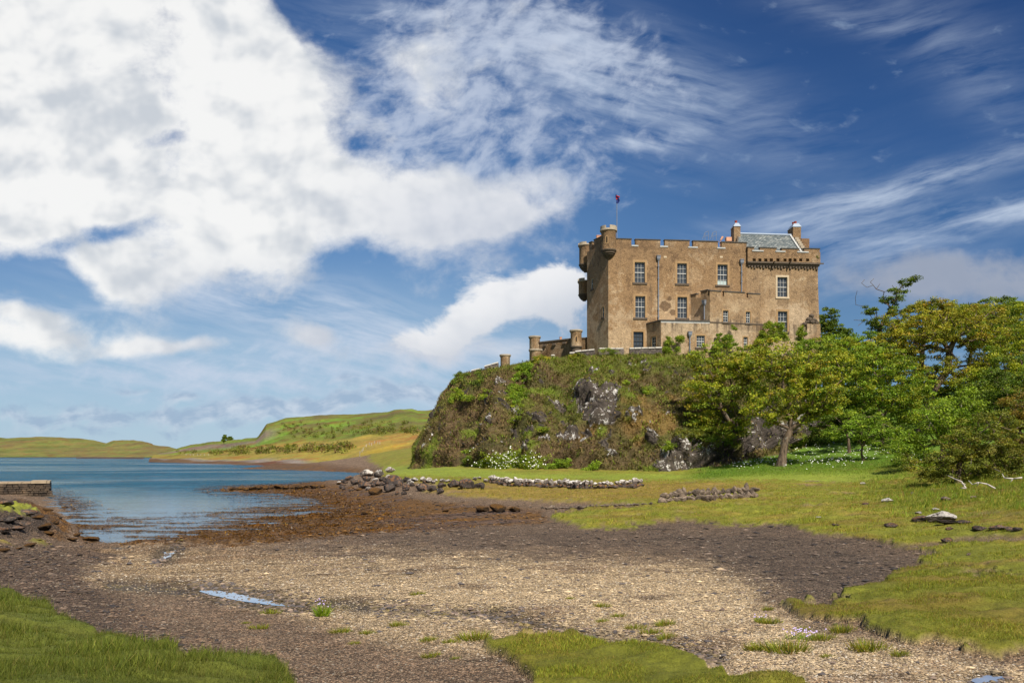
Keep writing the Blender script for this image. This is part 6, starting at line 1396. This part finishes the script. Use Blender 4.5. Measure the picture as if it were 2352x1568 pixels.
# ------------------------------------------------------------------ shingle, weed, grass and flowers: covers nobody could count
def pick_ground(mask, n, rng, power=1.0):
    w = (mask * GY ** power * (GV > 1052) * (GU > -250) * (GU < 2600) * (GV < 1800)).ravel(); k = rng.choice(w.size, n, p=w / w.sum())
    du, dl = gu[1] - gu[0], gl[1] - gl[0]; U_ = GU.ravel()[k] + (rng.rand(n) - .5) * du; Y_ = np.exp(GL.ravel()[k] + (rng.rand(n) - .5) * dl); X_ = (U_ - 1175.5) / F * Y_
    return np.stack([X_, Y_, gz(X_, Y_)], -1), k
rng = np.random.RandomState(21)
_ico = np.array([(0, 0, .7), (.9, 0, .1), (.28, .86, .15), (-.73, .53, .1), (-.73, -.53, .05), (.28, -.86, .1), (0, 0, -.6)]); _icf = np.array([(0, 1, 2), (0, 2, 3), (0, 3, 4), (0, 4, 5), (0, 5, 1), (6, 2, 1), (6, 3, 2), (6, 4, 3), (6, 5, 4), (6, 1, 5)])
def scatter_stones(name, mask, n, smin, smax, cols, rng, m, power=-.3):
    P, k = pick_ground(mask, n, rng, power); s = smin + (smax - smin) * rng.rand(n) ** 2.5; s = s * np.clip(P[:, 1] / 14, .75, 1.8)
    a = rng.rand(n) * 6.28; V = _ico[None] * (1 + .35 * rng.normal(size=(n, 7, 1)).clip(-1, 1)) * np.stack([s * (.8 + .6 * rng.rand(n)), s * (.6 + .4 * rng.rand(n)), s * (.35 + .3 * rng.rand(n))], -1)[:, None]
    V = np.stack([V[..., 0] * np.cos(a)[:, None] - V[..., 1] * np.sin(a)[:, None], V[..., 0] * np.sin(a)[:, None] + V[..., 1] * np.cos(a)[:, None], V[..., 2]], -1) + P[:, None]
    V[..., 2] += (s * .12)[:, None]; f = (_icf[None] + 7 * np.arange(n)[:, None, None]).reshape(-1, 3)
    c = zc.reshape(-1, 3)[k] * 1.05; c2 = pal(cols, n, rng) * (.35 + .65 * np.clip(pale + .5 * stream + .2, 0, 1)).ravel()[k][:, None]; mixv = rng.rand(n, 1); c = np.where(mixv < .55, c * (.5 + 1.1 * rng.rand(n, 1)), c2 * (.7 + .5 * rng.rand(n, 1)))
    o = link(name, mesh_np(name, V.reshape(-1, 3), [f], fcol=np.repeat(c, 10, 0)), m); tag(o, kind='stuff'); return o
MAT_PEB = m_col('pebbles', .8, 0.0, .25)
zc = zc_ground
scatter_stones('pebbles', (1 - grass) * (1 - weed) * (.45 + .75 * pale - .25 * darkgr), 150000, .008, .026, [((.42, .33, .22), .5), ((.14, .10, .08), .3), ((.55, .48, .38), .2)], rng, MAT_PEB, -.5)
scatter_stones('cobbles', (strm * (GY < 16) * (GU > 850) * .9 + leftmud * .12 + darkgr * .06 + 3.0 * stream * (GU > 430) * (GU < 720) + 2.0 * stream1 + pale * .02 + .30 * weed * (GZ > .15)) * (1 - grass), 12000, .025, .075, [((.10, .085, .08), .5), ((.18, .13, .10), .35), ((.30, .22, .16), .15)], rng, MAT_PEB, -.2)
# sea weed lying on the flats and drifting in the shallows
P, k = pick_ground(weed * sstep(.45, .10, GZ2) * sstep(-.30, -.05, GZ2) * (.35 + orange + .3 * pinkish) * sstep(-.35, .25, isl + .25 * (GZ2 > .02)), 170000, rng, -.1)
k_ = P[:, 2] < .012; P[k_, 2] = .012
h = (.025 + .045 * rng.rand(len(P))) * np.clip(P[:, 1] / 35, .6, 1.6); D = unit(rng.normal(size=P.shape) * (1, 1, .10) + (0, 0, .12)); D[k_, 2] = np.abs(D[k_, 2]) * .3 + .02
V, f = blades(P, D, h * 1.8, h * (.8 + .6 * rng.rand(len(P))), .3 * rng.rand(len(P)), rng); c = pal([((.120, .055, .014), .42), ((.065, .034, .014), .30), ((.290, .150, .016), .18), ((.045, .028, .015), .10)], len(P), rng) * (.6 + .8 * rng.rand(len(P), 1))
tag(link('seaweed', mesh_np('seaweed', V, [f], fcol=c), m_col('wet weed', .45, .15, .35)), kind='stuff')
# turf
def turf(name, mask, n, h0, h1, cols, power, rng, lean=.5, wid=.10, tint=.5):
    P, k = pick_ground(mask, n, rng, power); sc = np.clip(P[:, 1] / 12, .7, 6.0) ** .85; cl = fbm(P * (.9, .9, 0) + 2, 3)
    h = (h0 + (h1 - h0) * rng.rand(n) ** 1.5) * (1 + 1.1 * np.clip(cl, -.4, 1)) * np.clip(sc, .8, 2.2); D = unit(rng.normal(size=P.shape) * (lean, lean, .1) + (.12, 0, 1)); P = P - D * .01
    V, f = blades(P, D, h, np.maximum(h * wid, .0055 * sc), .35 * rng.rand(n), rng)
    c = pal(cols, n, rng); g = zc.reshape(-1, 3)[k] * 1.15; c = np.where(rng.rand(n, 1) < tint, g, c) * (.65 + .7 * rng.rand(n, 1)) * (1 + .45 * np.clip(cl, -.8, .8))[:, None]
    o = link(name, mesh_np(name, V, [f], fcol=c), MAT_GRASS); tag(o, kind='stuff'); return o
GC = [((.280, .285, .026), .35), ((.190, .240, .020), .3), ((.310, .220, .045), .25), ((.120, .160, .016), .15)]
turf('grass', (g_m + g_r) * grass * (GY < 30), 280000, .022, .055, GC, -.3, rng, wid=.13)
turf('long_grass', g_l * grass * (GY < 30), 90000, .04, .14, [((.140, .155, .018), .35), ((.095, .130, .014), .4), ((.200, .170, .040), .15), ((.065, .090, .010), .10)], -.3, rng, lean=.4, wid=.07)
turf('marsh_grass', grass * g_b * (1 - strip * .8) * (GY < 75), 220000, .022, .055, GC, .0, rng, wid=.14)
turf('bank_grass', np.maximum(slope * (GU > 1560) * (GU < 2400), grass * g_b * sstep(1900, 2300, GU + wob * 120) * sstep(26, 40, GY + wob * 5) * (GY < 90)), 120000, .045, .11, [((.150, .235, .018), .45), ((.100, .170, .014), .35), ((.210, .260, .030), .2)], .3, rng)
# ox eye daisies
def daisies(name, pts, n, rng, s0=.06):
    Ps = []
    for (u, v, a, b_) in pts:
        m = int(n * a * b_ / sum(q[2] * q[3] for q in pts)) + 1
        for _ in range(m):
            q = on_ground(u + rng.normal() * a * .5, v + rng.normal() * b_ * .5) if v > 1035 or u > 1600 else None
            if q is not None: Ps.append(q)
    P = np.array(Ps); P[:, 2] += .12 + .25 * rng.rand(len(P)); m = len(P); N = unit(rng.normal(size=P.shape) * .35 + (.15, -.7, .8)); a = unit(np.cross(N, rng.normal(size=P.shape))); b_ = np.cross(N, a); s = (s0 * (.7 + .6 * rng.rand(m)))[:, None]
    ang = np.arange(6) * math.pi / 3; V = P[:, None] + s[:, None] * (a[:, None] * np.cos(ang)[None, :, None] + b_[:, None] * np.sin(ang)[None, :, None]); V = V.reshape(-1, 3); ix = np.arange(m)[:, None] * 6
    f = np.concatenate([ix + (0, 1, 2, 3), ix + (0, 3, 4, 5)]); c = np.tile((.80, .80, .74), (2 * m, 1)); o = link(name, mesh_np(name, V, [f], fcol=c), MAT_PEB); tag(o, kind='stuff')
daisies('daisies', [(1950, 1055, 90, 14), (2000, 1040, 80, 12), (1880, 1062, 60, 12), (1760, 1062, 80, 14), (1700, 1068, 70, 10), (1850, 1040, 60, 12), (2120, 1060, 70, 10), (1905, 1030, 40, 10)], 460, rng, .042)
# daisy bed against the crag foot
def bed():
    rg = np.random.RandomState(77); cent = []; wh = []
    for _ in range(620):
        u, v = 1168 + rg.normal() * 34, 1068 + rg.normal() * 11
        if v > 1090: v = 1088
        p, n = on_crag(u, min(v, 1080)); cent.append(p + n * .25 + np.array((0, -.35, .1)) + rg.normal(size=3) * .15)
    cent = np.array(cent); V, f, c = leaf_cloud(cent, np.full(len(cent), .38), 40, .13, LIME, rg, .8)
    root = empty('daisy_bed', cent.mean(0) * (1, 1, 0) + (0, 0, 1.3)); tag(root, 'white flowering bed of tall daisies against the foot of the crag', 'flower bed'); L = np.array(root.location)
    link('foliage', mesh_np('foliage', V - L, [f], fcol=c), MAT_LEAF, root); m = 330; k = rg.randint(len(cent), size=m); P = cent[k] + unit(rg.normal(size=(m, 3)) * (1, .4, 1) + (0, -1.2, .5)) * .42 - L
    N = unit(rg.normal(size=P.shape) * .3 + (.1, -.8, .6)); a = unit(np.cross(N, rg.normal(size=P.shape))); b_ = np.cross(N, a); s = (.045 + .04 * rg.rand(m))[:, None]
    V = np.stack([P - a * s, P + b_ * s, P + a * s, P - b_ * s], 1).reshape(-1, 3); o = link('blossom', mesh_np('blossom', V, [np.arange(4 * m).reshape(m, 4)], fcol=np.tile((.80, .79, .70), (m, 1))), MAT_PEB, root)
bed()
# ------------------------------------------------------------------ tufts and asters on the shingle
def tuft_mesh(seed, r, h, n, cols):
    rg = np.random.RandomState(seed); a = rg.rand(n) * 6.28; q = r * rg.rand(n) ** .6; P = np.stack([q * np.cos(a), q * np.sin(a) * .7, 0 * a], -1); D = unit(np.stack([np.cos(a) * q / r * .8, np.sin(a) * q / r * .8, 1 + 0 * a], -1) + rg.normal(size=(n, 3)) * .25)
    hh = h * (.5 + .6 * rg.rand(n)); V, f = blades(P, D, hh, np.maximum(hh * .09, .006), .3 * rg.rand(n), rg); me = mesh_np('tuft', V, [f], fcol=pal(cols, n, rg) * (.6 + .7 * rg.rand(n, 1))); me.materials.append(MAT_GRASS); return me
TF = [tuft_mesh(k, .16, .13, 260, GC) for k in range(4)]
def zl(x, y): return x / 1.4168 / 1.41344, (1700 + y / 1.4168) / 1.41344
def zq(x, y): return (1660 + x / 1.4143) / 1.41344, (1700 + y / 1.4143) / 1.41344
TU = [(zl(1920, 325), 1.0, 'grass tuft on bright shingle up from the pool end'), (zl(1245, 412), 1.1, 'mossy round tuft just below the long pool'), (zl(1187, 480), 1.0, 'thin tuft below the mossy round one'), (zl(1130, 457), .5, 'tiny tuft between the mossy and the thin one'), (zl(1830, 468), 1.1, 'tuft right of the aster on the brown shingle'), (zl(1558, 500), 1.1, 'broad flat tuft under the aster'),
      (zl(1688, 505), .9, 'low tuft next to the broad flat one'), (zl(1605, 492), .4, 'wisp of grass between two low tufts'), (zl(1972, 535), .9, 'tuft left of the long stringy one'), (zl(2185, 530), 1.7, 'long stringy tuft by the stream cobbles'), (zl(1630, 552), .6, 'small lone tuft near the picture bottom'), (zl(1980, 612), .9, 'weak tuft near the picture bottom by red mud'), (zl(2095, 618), .5, 'dark small tuft at the red mud'), (zl(2075, 545), .8, 'leafy tuft under the long stringy one'),
      (zq(415, 380), 1.1, 'roundest green tuft on the pale shingle'), (zq(490, 425), .9, 'tuft right below the roundest one'), (zq(418, 448), .8, 'flat tuft under the roundest one'), (zq(268, 345), .7, 'small tuft at the brown streak'), (zq(570, 480), 1.1, 'tuft with a few lilac flowers'), (zq(708, 465), 1.2, 'bright tuft in the middle of the pale shingle'), (zq(640, 500), 1.1, 'yellowish tuft between two bright ones'), (zq(715, 525), 1.1, 'bright tuft just above the near turf'),
      (zq(1180, 395), .9, 'tuft at the tip of the right hand turf'), (zq(1185, 458), 1.4, 'flat tuft beside the single lilac flower'), (zq(1270, 585), 1.9, 'largest spiky tuft on the shingle by the right hand turf'), (zq(1130, 575), 1.3, 'yellow flat tuft left of the largest spiky one'), (zq(1340, 490), .9, 'thin tuft over the lilac aster cushion'), (zq(1430, 530), 1.2, 'reddish tuft right of the aster cushion'), (zq(1520, 495), 1.4, 'thick tuft against the turf edge'), (zq(1640, 575), 1.7, 'long tuft below the turf edge'), (zq(1785, 605), 1.0, 'last tuft along the turf edge'), (zq(1450, 610), .6, 'sprig among the coarse pebbles')]
for (u, v), s, lab in TU:
    p = on_ground(u, v); o = bpy.data.objects.new('grass_tuft', TF[rr.randint(4)]); COL.objects.link(o); o.location = p - np.array((0, 0, .01)); s *= .66; o.scale = (s * 1.25, s, s); o.rotation_euler = (0, 0, rr.rand() * .8); tag(o, lab, 'grass tuft', 'grass tufts on the shingle')
def aster(u, v, r, h, n, lab):
    p = on_ground(u, v); root = empty('aster', p); tag(root, lab, 'flower'); link('leaves', tuft_mesh(n, r, h, 160, GRN), None, root); rg = np.random.RandomState(n); P = np.stack([rg.normal(size=n) * r * .6, rg.normal(size=n) * r * .4, h * (.75 + .5 * rg.rand(n))], -1); ang = np.arange(6) * math.pi / 3; s = .010
    V = (P[:, None] + s * np.stack([np.cos(ang), np.sin(ang) * .6, np.sin(ang) * .6], -1)[None]).reshape(-1, 3); ix = np.arange(n)[:, None] * 6; f = np.concatenate([ix + (0, 1, 2, 3), ix + (0, 3, 4, 5)]); link('blossoms', mesh_np('blossoms', V, [f], fcol=np.tile((.46, .36, .62), (2 * n, 1))), MAT_PEB, root)
aster(*zl(1482, 425), .10, .22, 16, 'tall lilac aster on the shingle by the end of the pool'); aster(*zq(1338, 530), .20, .10, 40, 'low cushion of lilac asters on the coarse shingle'); aster(*zq(1138, 448), .06, .08, 8, 'single lilac aster near the tip of the turf')
# ------------------------------------------------------------------ bleached boughs under the thorn tree
def bough(paths, Y, lab):
    P0 = wpt(*paths[0][0], Y); root = empty('fallen_bough', P0); tag(root, lab, 'branch'); mb = MB()
    for p in paths:
        q = [wpt(u, v, Y - .4 + .2 * k) - P0 for k, (u, v) in enumerate(p)]; mb.tube(q, list(np.linspace(.042, .012, len(q))), 7)
    mb.build('wood', MAT_DEADW, root, True)
bough([[z5(2330, 375), z5(2220, 390), z5(2150, 470), z5(2050, 520)], [z5(2220, 390), z5(2110, 380), z5(2085, 330)]], 38, 'thick bleached dead bough at the right under the thorn tree')
bough([[z5(2000, 510), z5(1900, 455), z5(1790, 435), z5(1720, 460), z5(1670, 410)], [z5(1790, 435), z5(1775, 490)]], 37, 'brown and white dead bough lying along the thorn tree shadow')
bough([[z5(1640, 505), z5(1600, 450), z5(1590, 425), z5(1500, 390), z5(1420, 350)], [z5(1600, 450), z5(1640, 460)], [z5(1640, 505), z5(1570, 500)]], 36.5, 'forked white dead twig at the left under the thorn tree')
# ------------------------------------------------------------------ far pasture: fences, pines, scrub
def fence(lab, pts, hpx):
    P = [on_head(u, v) for u, v in pts]; root = empty('fence', P[0]); tag(root, lab, 'fence', None); L = np.array(root.location); wire = MB()
    for k, p in enumerate(P):
        h = hpx / F * p[1]; mb = MB(); mb.tube([p - L - (0, 0, .3), p - L + (0, 0, h)], h * .085, 6); mb.build('post', MAT_DEADW, root)
    for zz_ in (.5, .9): wire.tube([p - L + (0, 0, hpx / F * p[1] * zz_) for p in P], .02, 4)
    wire.build('wire', MAT_IRON, root)
fence('post and wire fence running down the far pasture to the shore', [zs(1832, 368), zs(1832, 350), zs(1840, 340), zs(1850, 330), zs(1862, 318), zs(1875, 308), zs(1893, 303), zs(1908, 300), zs(1920, 298), zs(1934, 297)], 6.5)
fence('short fence on the low ground behind the stony far shore', [zs(950, 358), zs(968, 357), zs(986, 357), zs(1004, 358), zs(1022, 358), zs(1040, 358), zs(1062, 357)], 4)
fence('thin fence along the top of the scrub on the far pasture', [zs(1500, 312), zs(1530, 311), zs(1560, 310), zs(1590, 310), zs(1620, 310), zs(1650, 309), zs(1690, 308)], 4)
def far_tree(u, v, hp, wp, lab, seed):
    p = on_head(u, v); Y = p[1]
    tree(lab, Y, [(u, v), (u, v - hp * .5)], [(u + wp * .15, v - hp * .75, wp * .5, hp * .18), (u, v - hp * .45, wp * .45, hp * .16), (u + wp * .3, v - hp * .92, wp * .25, hp * .10)], DGRN, seed, tr=.3, dens=.8, size=1.0, nleaf=24, rad=(.8, 1.6), name='pine_tree', cat='tree', group=None)
far_tree(524, 1022, 20, 16, 'wind bent dark pine on the far shore skyline', 61); far_tree(514, 1021, 22, 8, 'smaller thin pine left of the wind bent one', 62)
def scrub(name, pts, n, size, palette, seed, P_=None):
    rg = np.random.RandomState(seed); cent = []
    for u, v, a, b_ in pts:
        for _ in range(int(n * a * b_ / sum(q[2] * q[3] for q in pts)) + 2): cent.append(on_head(u + rg.uniform(-1, 1) * a, v + rg.uniform(-1, 1) * b_) + (0, 0, rg.rand() * size * 1.2))
    cent = np.array(cent); V, f, c = leaf_cloud(cent, np.full(len(cent), size * 1.1), 30, size * .55, palette, rg, .8); tag(link(name, mesh_np(name, V, [f], fcol=c), MAT_LEAF), kind='stuff')
scrub('gorse_scrub', [(520, 1040, 40, 6), (580, 1036, 50, 9), (640, 1034, 40, 7), (700, 1033, 50, 6), (760, 1033, 40, 6), (795, 1028, 18, 4), (470, 1040, 40, 3), (410, 1040, 40, 2), (800, 985, 160, 14), (720, 1000, 60, 8)], 460, 1.5, [OLV[0], OLV[1], ((.20, .13, .045), .35), ((.13, .14, .02), .3)], 63)
